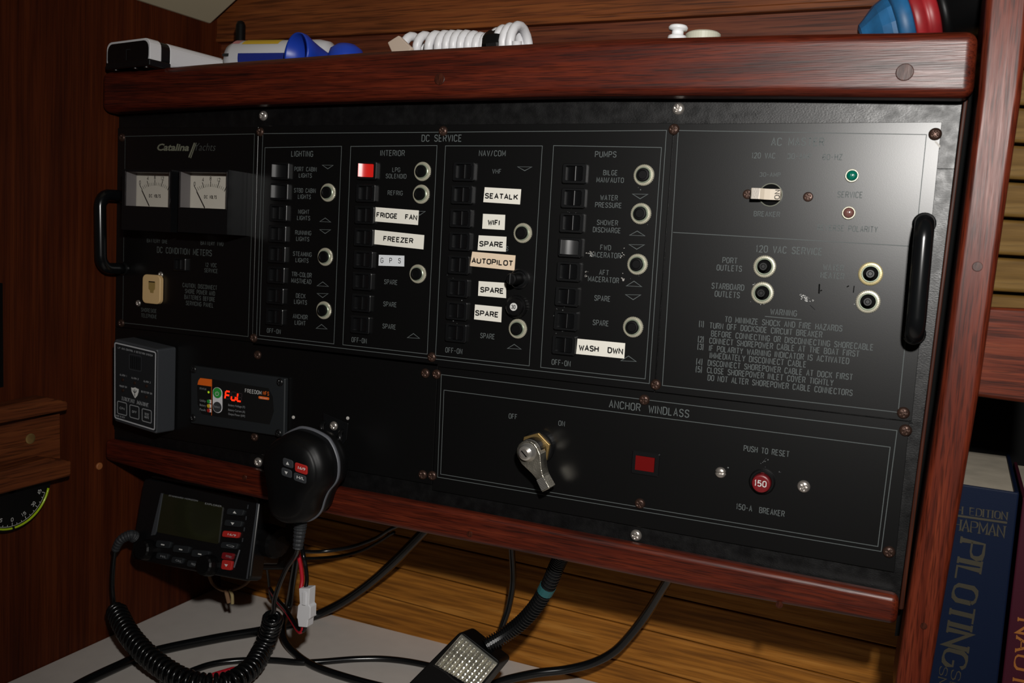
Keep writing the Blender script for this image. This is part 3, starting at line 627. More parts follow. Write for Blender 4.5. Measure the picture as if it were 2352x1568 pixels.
# chipped corner by top right screw
b = MB(); b.flat([py(x, y) + Vector((0, -.0001, 0)) for x, y in ((2146, 325), (2150, 324), (2160, 334), (2159, 340))]); b.build('chipped_corner', CHIP, ac)

# WINDLASS --------------------------------------------------------------------------
lines(wi, [(1014, 860), (2060.4, 988.5), (2024, 1265.9), (1005.2, 1095.1)])
lines(wi, [(1020, 895.5), (2044.6, 1026.5), (2016.3, 1254.5), (1012.2, 1088.3)])
eng2(wi, 'ANCHOR', (1399.9, 927.1), (1470.5, 935.5), 16); eng2(wi, 'WINDLASS', (1490.5, 939), (1582.4, 949.9), 16.5)
eng(wi, 'OFF', 1178.5, 956, 18.5, 10.8); eng(wi, 'ON', 1290.2, 972, 13.5, 10.8)
eng2(wi, 'PUSH TO RESET', (1709, 1029.5), (1812.5, 1041.8), 12.3); eng2(wi, '150-A  BREAKER', (1692, 1164.5), (1801.6, 1177.5), 12.3)
sw = py(1238, 1026, 0.)
kb = MB().lathe([(.0112, 0), (.0112, .0030), (.0104, .0042), (.0090, .0044)], sw, n=40).build('rotary_switch', BLK, wi)
def ngon(r, n, a0, h, c): return [c + Vector((r * cos(a0 + 2 * pi * i / n), -h, r * sin(a0 + 2 * pi * i / n))) for i in range(n)]
MB().prism(ngon(.0108, 6, .38, .0070, sw), ngon(.0108, 6, .38, .0044, sw)).build('hex_nut', BRASS, kb, bevel=.0004)
MB().lathe([(.0080, .0044), (.0080, .0155), (.0078, .0158)], sw, n=36).build('collar', BLK, kb)
MB().lathe([(.0078, .0156), (.0075, .0168), (.0046, .0238), (.0034, .0246)], sw, n=36).build('knob_cone', CHR, kb, smooth=False)
MB().lathe([(.0031, .0238), (.0031, .0254), (.0028, .0256)], sw, n=30).build('centre_screw', STL, kb)
MB().box(sw + Vector((0, -.0257, 0)), (.0052, .0003, .0007), Matrix.Rotation(.75, 3, 'Y')).build('slot', DARK, kb)
# lever: teardrop that widens round the cone, waisted, ending in a ribbed finger grip
A0 = py(1206, 1045, -.0195); 
t0 = py(1254, 1126, -.0200); t0 = Vector((t0.x, 0, t0.z)); c0 = Vector((sw.x, 0, sw.z)); ax = (t0 - c0).normalized(); sd = Vector((-ax.z, 0, ax.x)); Ln = (t0 - c0).length
ol = [(-.0076, 0)] + [(-.0076 * cos(t), .0076 * sin(t)) for t in (.4, .8, 1.2, 1.57)] + [(.18 * Ln, .0074), (.34 * Ln, .0056), (.50 * Ln, .0038), (.64 * Ln, .0028), (Ln * .70, .0027), (Ln * .98, .0031), (Ln, .0028)]
ol = ol + [(x, -y) for x, y in reversed(ol[1:])]
P = lambda h: [Vector((c0.x, -h, c0.z)) + ax * x + sd * y for x, y in ol]
MB().prism(P(.0200), P(.0095)).build('lever', CORR, kb, bevel=.0005)
for k in range(8):
    x = Ln * (.70 + .035 * k)
    MB().box(Vector((c0.x, -.0201, c0.z)) + ax * x, (.0006, .0006, .0054), Matrix(((ax.x, 0, sd.x), (0, 1, 0), (ax.z, 0, sd.z)))).build('grip_rib', CHR, kb)
p = py(1482, 1065, -.001); p.y = 0
o = frame_mb(.0178, .0146, .0124, .0094, .0018, .0008).build('indicator_window', BLK, wi); o.location = p - wloc(wi)
MB().box(p + Vector((-.0003, -.0007, 0)), (.0122, .0010, .0092)).build('red_lens', REDL, o)
p = py(1751, 1105, 0.)
o = MB().lathe([(.0076, 0), (.0076, .0014), (.0068, .0020), (.0058, .0020), (.0056, .0006)], p, n=40).build('reset_breaker', BLKM, wi)
MB().lathe([(.0055, 0), (.0055, .0046), (.0051, .0056), (.0044, .0058)], p + Vector((0, 0, -.0004)), n=36).build('reset_button', REDB, o)
MB().box(p + Vector((0, -.0012, .0061)), (.0022, .0012, .0014)).build('key', REDB, o)
q = py(1747, 1110, -.0058); mb = MB(); strokes(mb, '150', q, Vector((1, 0, 0)), Vector((0, 0, 1)), .0064, .0033, .00055, lift=.0003); mb.build('numerals', WINK, o)
screw(wi, 1655, 1085, 'slot', label='slotted steel screw').rotation_euler = (0, -.05, 0); screw(wi, 1846, 1117, 'steel', label='bright steel screw')
specks(wi, ((1755, 1058, 7, 8), (1790, 1085, 3, 3), (1660, 1080, 9, 2)), DUST, seed=8)

# BATTERY METERS ---------------------------------------------------------------------
lines(ms, [(584.8, 307.5), (570.2, 772.7), (322, 745), (282, 741), (288, 313)], .0004, m=ENGR2)
font(ms, 'Catalina', front(0), (361.6, 337.8), (434.5, 338.6), 16.5, LOGO, bold=.03, slant=.25, name='lettering')
MB().ribbon([py(447, 328) + Vector((0, -.0001, 0)), py(434, 361.5) + Vector((0, -.0001, 0))], .0014, (0, -1, 0)).build('slash_mark', LOGO, ms)
MB().ribbon([py(451, 328) + Vector((0, -.0001, 0)), py(438, 363) + Vector((0, -.0001, 0))], .0009, (0, -1, 0)).build('slash_mark', LOGO, ms)
font(ms, 'Yachts', front(0), (448.5, 337.2), (495.5, 337.8), 17, LOGO2, bold=-.012, slant=.25, name='lettering')
for t, a, b2, h in (('BATTERY ONE', (338, 552.8), (384.6, 554), 8), ('BATTERY TWO', (461.5, 557), (512.8, 560), 9), ('DC CONDITION METERS', (361.3, 574), (486.4, 580.5), 13), ('12 VDC', (472.5, 607.5), (497.5, 609.5), 8.4), ('SERVICE', (470, 620.3), (500, 622.6), 8.4),
    ('CAUTION, DISCONNECT', (420, 655), (498.4, 660), 9), ('SHORE POWER AND', (425.7, 668.5), (493.6, 673.5), 9), ('BATTERIES BEFORE', (424, 682), (493.6, 687), 9), ('SERVICING PANEL', (427.6, 695.8), (490, 700.8), 9),
    ('SHORESIDE', (324.7, 711), (359.7, 714), 8), ('TELEPHONE', (324.7, 724), (360, 727), 8)): eng2(ms, t, a, b2, h, m=ENGR2)
DIAL = mat('dial_card', (.62, .58, .50), .6); DIALW = mat('dial_side_wall', (.16, .15, .15), .6)
HM = .0236
def meter(parent, xl, xr, yt, yb, win, dc_, ndl, txt, sx, label):
    F0 = py(xl, yt, -HM); F1 = py(xr, yb, -HM); x0, x1, z1, z0 = F0.x, F1.x, F0.z, F1.z
    if x0 < XW + .003: x0 = XW + .003
    wl, wr, wt, wb_ = win; a = py(wl, wt, -HM); c = py(wr, wb_, -HM); a.x = max(a.x, x0 + .0008)
    # case: solid foot below the window, frame round it
    b = MB()
    b.box(((x0 + x1) / 2, -HM / 2, (z0 + c.z) / 2), (x1 - x0, HM, c.z - z0))
    b.box(((x0 + a.x) / 2, -HM / 2, (c.z + z1) / 2), (a.x - x0, HM, z1 - c.z)); b.box(((c.x + x1) / 2, -HM / 2, (c.z + z1) / 2), (x1 - c.x, HM, z1 - c.z))
    b.box(((a.x + c.x) / 2, -HM / 2, (a.z + z1) / 2), (c.x - a.x, HM, z1 - a.z))
    m_ = b.build('voltmeter', BLK, parent); m_['label'] = label
    YD = -.0135
    MB().box(((a.x + c.x) / 2, YD + .0005, (a.z + c.z) / 2), (c.x - a.x, .001, a.z - c.z)).build('dial', DIAL, m_)
    MB().box((a.x + .0004, (YD - HM) / 2 - .0003, (a.z + c.z) / 2), (.0006, HM + YD - .0006, a.z - c.z)).build('dial_wall', DIALW, m_)
    pl = front(YD); n = Vector((0, -1, 0))
    b = MB()
    for k in range(17):
        t = k / 16; X = dc_[0] + (t - .5) * 2 * 31 * sx; big = k % 4 == 0
        R0 = 51; dx = (t - .5) * 2 * 31; yy = dc_[1] - (R0 ** 2 - dx * dx) ** .5 + R0
        ln = 13 if big else 7; ang = dx / 55
        b.ribbon([pl.at(X, yy + 1, .0001), pl.at(X + ln * math.sin(ang) * sx, yy + 1 - ln, .0001)], .0006 if big else .0003, n)
    b.build('scale_marks', INK, m_)
    b = MB()
    for s, t in (('0', -.03), ('4', .25), ('8', .5), ('12', .77)):
        dx = (t - .5) * 62; O = pl.at(dc_[0] + dx * 1.12 * sx, dc_[1] - (51 ** 2 - dx * dx) ** .5 + 51 - 18); strokes(b, s, O, Vector((1, 0, 0)), Vector((0, 0, 1)), .0012 * len(s) * 1.1, .0026, .0004)
    b.build('numerals', INK, m_)
    eng2(m_, 'D.C. VOLTS', (txt[0] - 14 * sx, txt[1]), (txt[0] + 14 * sx, txt[1] + .8), 6.5, pl, INK, .2, 'lettering')
    MB().ribbon([front(YD - .002).at(*q) for q in ndl], .0006, n).build('needle', INK, m_)
    q = (ndl[1][0] * .3 + ndl[0][0] * .7 , ndl[1][1] * .3 + ndl[0][1] * .7)
    MB().box(((a.x + c.x) / 2, -HM - .0003, (a.z + c.z) / 2), (c.x - a.x + .001, .0006, a.z - c.z + .001)).build('window', GLASS, m_)
meter(ms, 281, 391.5, 388, 533, (290, 387.5, 394.5, 476), (356, 425), ((343, 472.7), (325.9, 436)), (355.9, 449.5), .93, 'left square voltmeter with cream dial')
meter(ms, 411, 521, 388, 538.5, (415, 519, 394.5, 480), (484, 428), ((470.5, 477), (451.8, 438.7)), (483.6, 452), 1., 'right square voltmeter with cream dial')
switch(ms, 414, 607, 'off', .8)
a = [py(x, y, -.004) for x, y in ((328, 629), (368, 633), (368.5, 699), (323, 695))]
c = sum(a, Vector()) / 4; W_, H_ = (a[1] - a[0]).length, (a[3] - a[0]).length
rr = rrect(W_ * 1.03, H_, .004)
jk = MB().prism([Vector((c.x + x, -.004, c.z + z)) for x, z in rr], [Vector((c.x + x, 0, c.z + z)) for x, z in rr]).build('phone_jack', IVORY, ms, bevel=.0008, smooth=True)
jk['label'] = 'ivory telephone socket plate'
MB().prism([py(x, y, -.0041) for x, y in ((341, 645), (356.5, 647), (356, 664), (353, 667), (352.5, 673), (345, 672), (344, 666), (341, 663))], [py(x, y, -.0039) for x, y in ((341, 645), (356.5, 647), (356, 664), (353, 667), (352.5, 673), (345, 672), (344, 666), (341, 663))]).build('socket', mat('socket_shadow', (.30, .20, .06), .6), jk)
MB().box(py(348.5, 647, -.0042), (.0062, .0002, .0008)).build('latch', DARK, jk)
screw(ms, 369, 631, 'small'); screw(ms, 317.6, 696, 'small')
for x, y in ((281, 316), (279, 742)): screw(ms, x, y)
for x, y in ((598, 303), (1018, 301), (1548, 297), (583, 776), (992, 820), (1506, 883)): screw(dc, x, y)
for x, y in ((2148, 308), (2075, 948)): screw(ac, x, y, label='dark brown screw')
for x, y in ((1003, 859), (1480, 918), (2080, 988), (993, 1092), (1470, 1156), (2042, 1267)): screw(wi, x, y)
for x, y in ((592, 815), (977, 857), (585, 1003), (971, 1090)): screw(bl, x, y)

# pull handles ------------------------------------------------------------------------
def handle(name, top, bot, Y, r, label):
    """round bar standing off the panel: two feet, two bends and the grip"""
    T = py(*top, Y); B = py(*bot, Y); rb = .010
    path = [Vector((T.x, 0, T.z)), Vector((T.x, Y * .35, T.z))]
    for k in range(1, 7): t = k / 6 * pi / 2; path.append(Vector((T.x, Y + rb * (1 - sin(t)) * .9 if 1 else 0, T.z - rb * (1 - cos(t)))))
    for k in range(0, 7): t = k / 6 * pi / 2; path.append(Vector((B.x, Y + rb * (1 - cos(t)) * .9, B.z + rb * (1 - sin(t)))))
    path += [Vector((B.x, Y * .35, B.z)), Vector((B.x, 0, B.z))]
    t = thing(name, (B.x, 0, B.z), label, 'handle', 'pull handles of the switch panel')
    MB().tube(path, r, 18).build('grip', RUB, t, smooth=True)
    for q in (T, B): MB().lathe([(r * 1.25, 0), (r * 1.25, .0008), (r, .0016)], (q.x, 0, q.z), n=24).build('foot', RUB, t)
handle('pull_handle', (230, 445), (231, 616), -.0225, .0046, 'black coated pull handle beside the voltmeters')
handle('pull_handle', (2125, 508), (2101, 772), -.0235, .0049, 'black coated pull handle at the right edge of the switch panel')

# alarm control box ---------------------------------------------------------------------
YG = -.0206
Q = [(262, 778), (361, 802), (358, 997), (262, 967)]
gb = thing('gas_alarm_box', py(310, 982, YG), 'grey gas detector box with white outline, shield emblem and three square keys', 'gas alarm')
a = [py(x, y, YG) for x, y in Q]; c = sum(a, Vector()) / 4
bk = [Vector((max(p.x, XW + .003), -.0003, p.z)) for p in [c + (q - c) * 1.015 for q in a]]
bk[0].x += .0; MB().prism(a, bk).build('case', GREYP, gb, smooth=True, bevel=.0018, seg=3)
gp = Pl(c, (a[1] - a[0]) + (a[2] - a[3]), (a[0] - a[3]) + (a[1] - a[2])); 
def z5(x, y): return (220 + x / 4.356, 740 + y / 4.356)
def g(x, y, l=.0004): return gp.at(*z5(x, y), l)
def rquad(c4, r, n=4):
    """rounded quadrilateral from four pixel corners (zoom units)"""
    out = []
    for i in range(4):
        p0, p1, p2 = Vector(c4[i - 1]), Vector(c4[i]), Vector(c4[(i + 1) % 4])
        s, e = p1 + (p0 - p1).normalized() * r, p1 + (p2 - p1).normalized() * r
        for k in range(n + 1): t = k / n; out.append((s * (1 - t) ** 2 + p1 * 2 * t * (1 - t) + e * t * t))
    return out
face = rquad([(185, 188), (615, 290), (602, 1092), (185, 965)], 12)
MB().prism([g(x, y, .0003) for x, y in face], [g(x, y, -.0002) for x, y in face]).build('face_sheet', GREYD, gb)
def gl(pts, w, m, name, closed=True): MB().ribbon([g(x, y, .0005) for x, y in pts], w, gp.n, closed).build(name, m, gb)
gl(rquad([(196, 203), (604, 300), (592, 1074), (196, 952)], 18), .0011, mat('pale_grey_ink', (.42, .43, .45), .6), 'outline')
gl(rquad([(340, 315), (460, 340), (459, 492), (340, 468)], 14), .0006, KEYG, 'speaker_frame')
for k in range(6): gl([(356 + k * 18, 335 + k * 4), (356 + k * 18, 458 + k * 4)], .0007, DARK, 'speaker_slot', False)
for t, x0, x1, y, s in (('L.P. GAS CONTROL & DETECTION SYSTEM', 228, 572, 252, .235), ('ALARM 1', 245, 315, 522, .22), ('ALARM 2', 362, 432, 553, .22), ('ALARM 3', 483, 552, 587, .22), ('POWER ON', 243, 315, 634, .2), ('DETECTOR ON', 460, 567, 690, .22), ('MADE IN U.S.A.', 208, 298, 930, .25)):
    eng2(gb, t, z5(x0, y), z5(x1, y + (x1 - x0) * s), 3.6, gp, GINK, .22, 'lettering', False, lift=.0005)
O, e, u, w, H = span(gp, z5(262, 757), z5(535, 830), 7.6); mb = MB(); strokes(mb, 'TRIDENT MARINE', O, e, u, w, H, .0006, lift=.0005, serif=.0006, gap=.4); mb.build('lettering', GINK, gb)
for i, (x, y, t) in enumerate(((271, 858, ('ON',)), (394, 895, ('OFF',)), (518, 933, ('TEST', 'MUTE')))):
    k = rquad([(x - 46, y - 73), (x + 46, y - 50), (x + 46, y + 75), (x - 46, y + 50)], 14)
    o = MB().prism([g(a_, b_, .0006) for a_, b_ in k], [g(a_, b_, 0) for a_, b_ in k]).build('key', GREYD, gb)
    mb = MB().ribbon([g(a_, b_, .0008) for a_, b_ in k], .0007, gp.n, True)
    for j, s in enumerate(t):
        yy = y + (j - (len(t) - 1) / 2) * 30; O, e, u, w, H = span(gp, z5(x - 22, yy - 5), z5(x + 22, yy + 6), 4.4); strokes(mb, s, O, e, u, w, H, .0004, lift=.0008)
    r_ = mb.build('key_marking', GINK, gb); r_.location = r_.location - o.location; r_.parent = o
for x, y in ((275, 575), (395, 606), (513, 636), (277, 680), (510, 745)): MB().lathe([(.0013, 0), (.0013, .0006), (.0008, .0009)], g(x, y, .0002), ax=gp.n, n=16).build('led', mat('dark_led', (.03, .006, .006), .4) if 0 else BRN, gb)
sh = [(360, 650), (376, 656), (397, 650), (418, 662), (433, 668), (430, 700), (418, 735), (398, 758), (378, 722), (364, 690)]
MB().prism([g(x, y, .0006) for x, y in sh], [g(x, y, .0003) for x, y in sh]).build('shield_emblem', WINK, gb)
for pts in (((397, 668), (397, 738)), ((382, 672), (384, 690), (397, 700), (410, 695), (412, 678))): MB().ribbon([g(x, y, .0008) for x, y in pts], .0006, gp.n).build('emblem_trident', INK, gb)

# inverter remote display ------------------------------------------------------------------
YI = -.0045; ip = front(YI)
inv = thing('inverter_display', py(545, 990, YI), 'slim dark display plate with orange corner showing glowing red letters', 'display')
a = [py(x, y, YI) for x, y in ((437, 839), (655, 868.6), (652.7, 1004), (437, 972))]
MB().prism(a, [Vector((p.x, 0, p.z)) for p in a]).build('frame', GREYD, inv, smooth=True, bevel=.0012)
def ii(x, y, l=.0003): return ip.at(*z5(x, y), l)
fc = [(1045, 552), (1165, 568), (1730, 660), (1772, 745), (1782, 890), (1740, 1020), (1150, 932), (1062, 915), (1022, 820), (1016, 640)]
MB().prism([ii(x, y, .0003) for x, y in fc], [ii(x, y, -.0003) for x, y in fc]).build('face', INK, inv)
def ipoly(pts, m, name, l=.0005, parent=inv):
    o = MB().prism([ii(x, y, l) for x, y in pts], [ii(x, y, l - .0002) for x, y in pts]).build(name, m, inv)
    if parent is not inv: o.location = o.location - parent.location; o.parent = parent
    return o
ipoly([(1022, 622), (1032, 580), (1050, 556), (1165, 570), (1165, 642)], ORG, 'orange_patch')
MB().ribbon([ii(1163, 640, .0005), ii(1163, 930, .0005)], .0005, ip.n).build('orange_line', ORG, inv)
def el(cx, cy, rx, ry, n=28, sk=.14): return [(cx + rx * cos(2 * pi * k / n), cy + ry * sin(2 * pi * k / n) + sk * rx * cos(2 * pi * k / n)) for k in range(n)]
pill = [(1222 + 48 * cos(t), 700 + 50 * sin(t) + 7 * cos(t)) for t in [pi + pi * k / 10 for k in range(11)]] + [(1222 + 48 * cos(t), 850 + 55 * sin(t) + 7 * cos(t)) for t in [pi * k / 10 for k in range(11)]]
ipoly(pill, WPLA, 'key_surround', .0004)
ipoly(el(1221, 705, 42, 52), GRN, 'power_key', .0007); MB().ribbon([ii(1221 + 17 * sin(t), 712 - 20 * cos(t), .0009) for t in [.6 + k * .32 for k in range(17)]], .0004, ip.n).build('power_symbol', WINK, inv)
MB().ribbon([ii(1221, 688, .0009), ii(1221, 712, .0009)], .0004, ip.n).build('power_symbol', WINK, inv)
ipoly(el(1221, 846, 42, 52), KEYG, 'select_key', .0007); font(inv, 'Select', ip, z5(1192, 838), z5(1250, 847), 5, GINK, lift=.001)
for y, m, t in ((790, GRN, 'Utility'), (835, YEL, 'Battery'), (880, REDP, 'Fault')):
    ipoly([(1130, y - 18), (1162, y - 14), (1162, y + 20), (1130, y + 17)], WPLA, 'lamp_back', .0004); ipoly(el(1133, y, 15, 19, 14), m, 'status_lamp', .0007)
    font(inv, t, ip, z5(1045, y - 12), z5(1105, y - 2), 5, GINK, lift=.0005)
font(inv, 'STATUS', ip, z5(1042, 659), z5(1110, 669), 4.2, GINK, lift=.0005); ipoly(el(1134, 698, 9, 11, 12), LEDY, 'status_lamp', .0007)
# seven-segment digits F u L
def seg(cx, cy, w, h, on, m):
    P = {'a': ((-1, 1), (1, 1)), 'b': ((1, 1), (1, 0)), 'c': ((1, 0), (1, -1)), 'd': ((-1, -1), (1, -1)), 'e': ((-1, 0), (-1, -1)), 'f': ((-1, 1), (-1, 0)), 'g': ((-1, 0), (1, 0))}
    b = MB()
    for s in on:
        (x0, y0), (x1, y1) = P[s]; f = lambda x, y: ii(cx + x * w + y * 5, cy - y * h + x * w * .15, .0006); p, q = f(x0, y0), f(x1, y1); d = (q - p) * .07
        b.ribbon([p + d, q - d], .0013 if m is LED else .0007, ip.n)
    return b.build('digit', m, inv)
seg(1322, 728, 20, 38, 'aefg', LED); seg(1384, 740, 20, 38, 'cdeg', LED) if 0 else seg(1384, 740, 20, 38, 'cde', LED); seg(1442, 750, 20, 38, 'def', LED)
UNL = mat('unlit_segments', (.03, .02, .022), .6); seg(1384, 737, 22, 40, 'abfg', UNL); seg(1442, 750, 22, 40, 'abcg', UNL); seg(1322, 726, 25, 38, 'bcd', UNL)
eng2(inv, 'FREEDOM', z5(1499, 682), z5(1660, 704), 8, ip, WINK, .13, 'lettering', False, lift=.0005); eng2(inv, 'HFS', z5(1679, 706), z5(1736, 714), 8, ip, ORG, .15, 'lettering', False, lift=.0005)
ipoly(rquad([(1632, 735), (1738, 750), (1738, 777), (1632, 762)], 11), ORG, 'badge'); font(inv, '1000 WATT', ip, z5(1648, 752), z5(1724, 764), 2.6, WINK, lift=.0007)
for y, t in ((836, 'Battery Voltage (V)'), (884, 'Battery Current (A)'), (925, 'Output Power (kW)')): font(inv, t, ip, z5(1330, y - 12), z5(1497, y + 11), 5, GINK, lift=.0005)
for x, y in ((978, 472), (1843, 600), (972, 955), (1828, 1108)):
    o = screw(inv, *z5(x, y), 'black', YI)

# =============================================================== HANDHELD MICROPHONE
def z6(x, y): return (620 + x / 4.704, 880 + y / 4.704)
YM = -.030
mo = [(45, 760), (62, 680), (100, 610), (150, 555), (205, 515), (275, 482), (350, 460), (480, 490), (620, 565), (680, 640), (722, 730), (752, 850), (750, 990), (718, 1080), (645, 1170), (600, 1270), (570, 1370), (520, 1440), (440, 1490), (330, 1505), (225, 1480), (150, 1420), (118, 1330), (104, 1200), (90, 1060), (62, 900)]
rim = [py(*z6(x, y), YM) for x, y in mo]; rim = [v.to_3d() for v in spline([Vector(p) for p in rim + [rim[0]]], 3)][:-1]
cm = py(*z6(395, 960), YM)
def ring(s, Y, dx=0, dz=0): return [Vector((cm.x + (p.x - cm.x) * s + dx, Y, cm.z + (p.z - cm.z) * s + dz)) for p in rim]
mic = thing('radio_microphone', Vector((cm.x, YM, min(p.z for p in rim))), 'black handheld radio microphone with grey and red keys hanging in front of the panel', 'microphone')
MB().loft([ring(.955, YM - .0012, .0006), ring(.945, YM - .008, .0006), ring(.91, YM - .014, .0006), ring(.84, YM - .0175), ring(.80, YM - .0180), ring(.78, YM - .0190), ring(.74, YM - .0205), ring(.45, YM - .0215)]).build('front_shell', BLKM, mic, smooth=True)
MB().loft([ring(.99, YM + .0018), ring(1.0, YM), ring(.99, YM - .0016)]).build('rim_band', GREYM, mic, smooth=True)
MB().loft([ring(.75, YM + .017), ring(.9, YM + .014), ring(.96, YM + .0015)]).build('back_shell', BLKM, mic, smooth=True)
mp = front(YM - .0208)
for x, y, w, h, m, t in ((205, 858, 56, 44, KEYG, 'up'), (345, 918, 66, 50, REDP, '16/9'), (190, 962, 56, 44, KEYG, 'down'), (332, 1020, 66, 44, KEYG, 'H/L')):
    k = rquad([(x - w, y - h - w * .33), (x + w, y - h + w * .36), (x + w, y + h + w * .36), (x - w, y + h - w * .33)], 26)
    o = MB().prism([mp.at(*z6(a_, b_), .0012) for a_, b_ in k], [mp.at(*z6(a_, b_), -.003) for a_, b_ in k]).build('key', m, mic, bevel=.0004)
    if t in ('up', 'down'):
        s = -1 if t == 'up' else 1; pts = [(x - 18, y - 16 * s - 4), (x + 18, y - 16 * s + 6), (x, y + 18 * s)]
        r_ = MB().flat([mp.at(*z6(a_, b_), .0015) for a_, b_ in pts]).build('key_marking', WINK, mic)
    else: r_ = font(mic, t, Pl(mp.at(*z6(x, y), .0012)), z6(x - 40, y - 10), z6(x + 40, y + 12), 6.5, WINK, bold=.02, lift=.0003, name='key_marking')
    r_.location = r_.location - o.location; r_.parent = o
    if m is REDP: o['label'] = 'red key marked 16/9'
sp = []
for (x, y) in ((690, 1192), (689, 1215), (684, 1258)): sp.append(py(x, y, -.028))
sp = spline(sp, 14)
MB().tube(sp, .004, 14, rf=lambda i: (.0055 - .0018 * i / len(sp)) * (1.0 if i % 3 else .86)).build('strain_relief', SWH, mic)
# hanging clip
hb = thing('microphone_clip', py(767, 985, -.001), 'small black steel hanger with a bright screw above the microphone', 'hanger')
def curl(pts, w, Y0, Y1, name, m):
    a = [py(x, y, Y) for x, y, Y in pts]; b = MB()
    for i in range(len(a) - 1): b.add([a[i] + Vector((0, 0, w)), a[i + 1] + Vector((0, 0, w)), a[i + 1] - Vector((0, 0, w)), a[i] - Vector((0, 0, w))], [(0, 1, 2, 3)])
    return b
a = [(742, 948), (800, 972), (796, 1010), (780, 1030), (742, 1008)]
MB().prism([py(x, y, -.0022) for x, y in a], [py(x, y, -.0002) for x, y in a]).build('back_plate', BLK, hb, bevel=.0004)
for x0 in ((744, 970), (786, 990)):
    pts = [py(x0[0], x0[1] + 0, -.0025), py(x0[0] - 4, x0[1] + 3, -.010), py(x0[0] - 6, x0[1] + 12, -.0145), py(x0[0] - 4, x0[1] + 24, -.0145)]
    MB().tube(spline(pts, 5), .0016, 10).build('hook_arm', BLK, hb, smooth=True)
screw(hb, 766.7, 977.8, 'bolt', -.0022, label='bright screw', name='screw')
for x, y in ((674.2, 958), (799, 960)): MB().lathe([(.0013, 0), (.0013, .0005), (.0009, .0009)], py(x, y, 0), n=16).build('rivet', CHIP, bl)

# =============================================================== VHF RADIO
def z7(x, y): return (220 + x / 3.087, 1060 + y / 3.087)
th = radians(17); RC = py(450, 1210, .004)
rp = Pl(RC, (1, 0, 0), (0, sin(th), cos(th)))
rd = thing('vhf_radio', py(440, 1320, .01), 'black marine radio with dark screen and grey keys tucked under the bottom rail', 'radio')
def rr_(x, y, l=0.): return rp.at(*z7(x, y), l)
fo = rquad([(338, 108), (1165, 262), (1092, 852), (240, 688)], 45)
a = [rr_(x, y, 0) for x, y in fo]; bk = [p - rp.n * .016 for p in a]
MB().prism(a, bk).build('face_housing', BLK, rd, smooth=True, bevel=.002, seg=3)
cb = sum(a, Vector()) / len(a); a2 = [cb + (p - cb) * .80 - rp.n * .016 for p in a]; MB().prism(a2, [p - rp.n * .07 for p in a2]).build('body', BLKM, rd, bevel=.002)
MB().ribbon([rr_(x, y, .0006) for x, y in ((400, 105), (760, 172), (1110, 240), (1150, 275), (1147, 330), (1075, 830))], .0016, rp.n).build('edge_band', GREYP, rd)
scr = rquad([(470, 225), (905, 315), (873, 585), (440, 500)], 12)
MB().prism([rr_(x, y, .0010) for x, y in scr], [rr_(x, y, -.0003) for x, y in scr]).build('screen', LCD, rd)
MB().prism([rr_(x, y, .0016) for x, y in ((470, 222), (485, 225), (440, 490), (425, 520), (398, 525))], [rr_(x, y, 0) for x, y in ((470, 222), (485, 225), (440, 490), (425, 520), (398, 525))]).build('screen_bezel', GREYP, rd, bevel=.0004)
font(rd, 'STANDARD HORIZON', rp, z7(525, 240), z7(730, 278), 3.4, GINK, lift=.0012); font(rd, 'EXPLORER', rp, z7(782, 296), z7(900, 318), 4, GINK, lift=.0012)
for x, y, w, h, m, t in ((1000, 360, 60, 22, GREYD, 'up'), (985, 440, 62, 22, GREYD, 'down'), (968, 518, 60, 22, REDP, '16/9'), (957, 597, 60, 22, GREYD, 'Q'), (490, 588, 52, 25, GREYD, '-'), (617, 622, 58, 25, GREYD, '-'), (752, 655, 62, 25, GREYD, '-'),
    (482, 672, 42, 22, GREYD, 'H/L'), (590, 702, 42, 22, GREYD, 'CALL'), (700, 728, 42, 22, GREYD, 'PRESET'), (945, 672, 42, 24, REDB, 'DISTRESS'), (940, 735, 38, 34, REDP, 'down')):
    k = rquad([(x - w + 6, y - h - 8), (x + w + 4, y - h + w * .06), (x + w - 8, y + h + w * .06), (x - w - 4, y + h - 8)], 14)
    o = MB().prism([rr_(a_, b_, .0022) for a_, b_ in k], [rr_(a_, b_, -.001) for a_, b_ in k]).build('key', m, rd, bevel=.0005)
    if m is REDP or m is REDB: o['label'] = 'red key'
    if t in ('up', 'down'):
        s = -1 if t == 'up' else 1; pts = [(x - 14, y - 8 * s - 3), (x + 12, y - 8 * s + 2), (x - 2, y + 10 * s)]
        r_ = MB().flat([rr_(a_, b_, .0025) for a_, b_ in pts]).build('key_marking', WINK, rd)
    elif t == '-': r_ = MB().ribbon([rr_(x - 12, y - 2, .0025), rr_(x + 12, y + 3, .0025)], .0009, rp.n).build('key_marking', WINK, rd)
    else: r_ = font(rd, t, Pl(rp.O + rp.n * .0022, rp.ex, rp.ez), z7(x - w * .5, y - 5), z7(x + w * .45, y + 6), 4.6, WINK if m is REDP else GINK, lift=.0003, name='key_marking')
    r_.location = r_.location - o.location; r_.parent = o
for (x, y) in ((378, 625), (815, 735)): MB().lathe([(.0085, -.001), (.0085, .004), (.0078, .0085), (.0065, .0095)], rr_(x, y), ax=rp.n, n=28, knurl=.03).build('dial_knob', BLKM, rd)
MB().ribbon([rr_(985, 750, .0008), rr_(1025, 625, .0008)], .0014, rp.n).build('side_mark', GREYM, rd)
for y in (320, 400, 480, 555): MB().ribbon([rr_(1085 - (y - 320) * .16, y - 14, .0008), rr_(1081 - (y - 320) * .16, y + 14, .0008)], .0011, rp.n).build('side_mark', GREYP, rd)
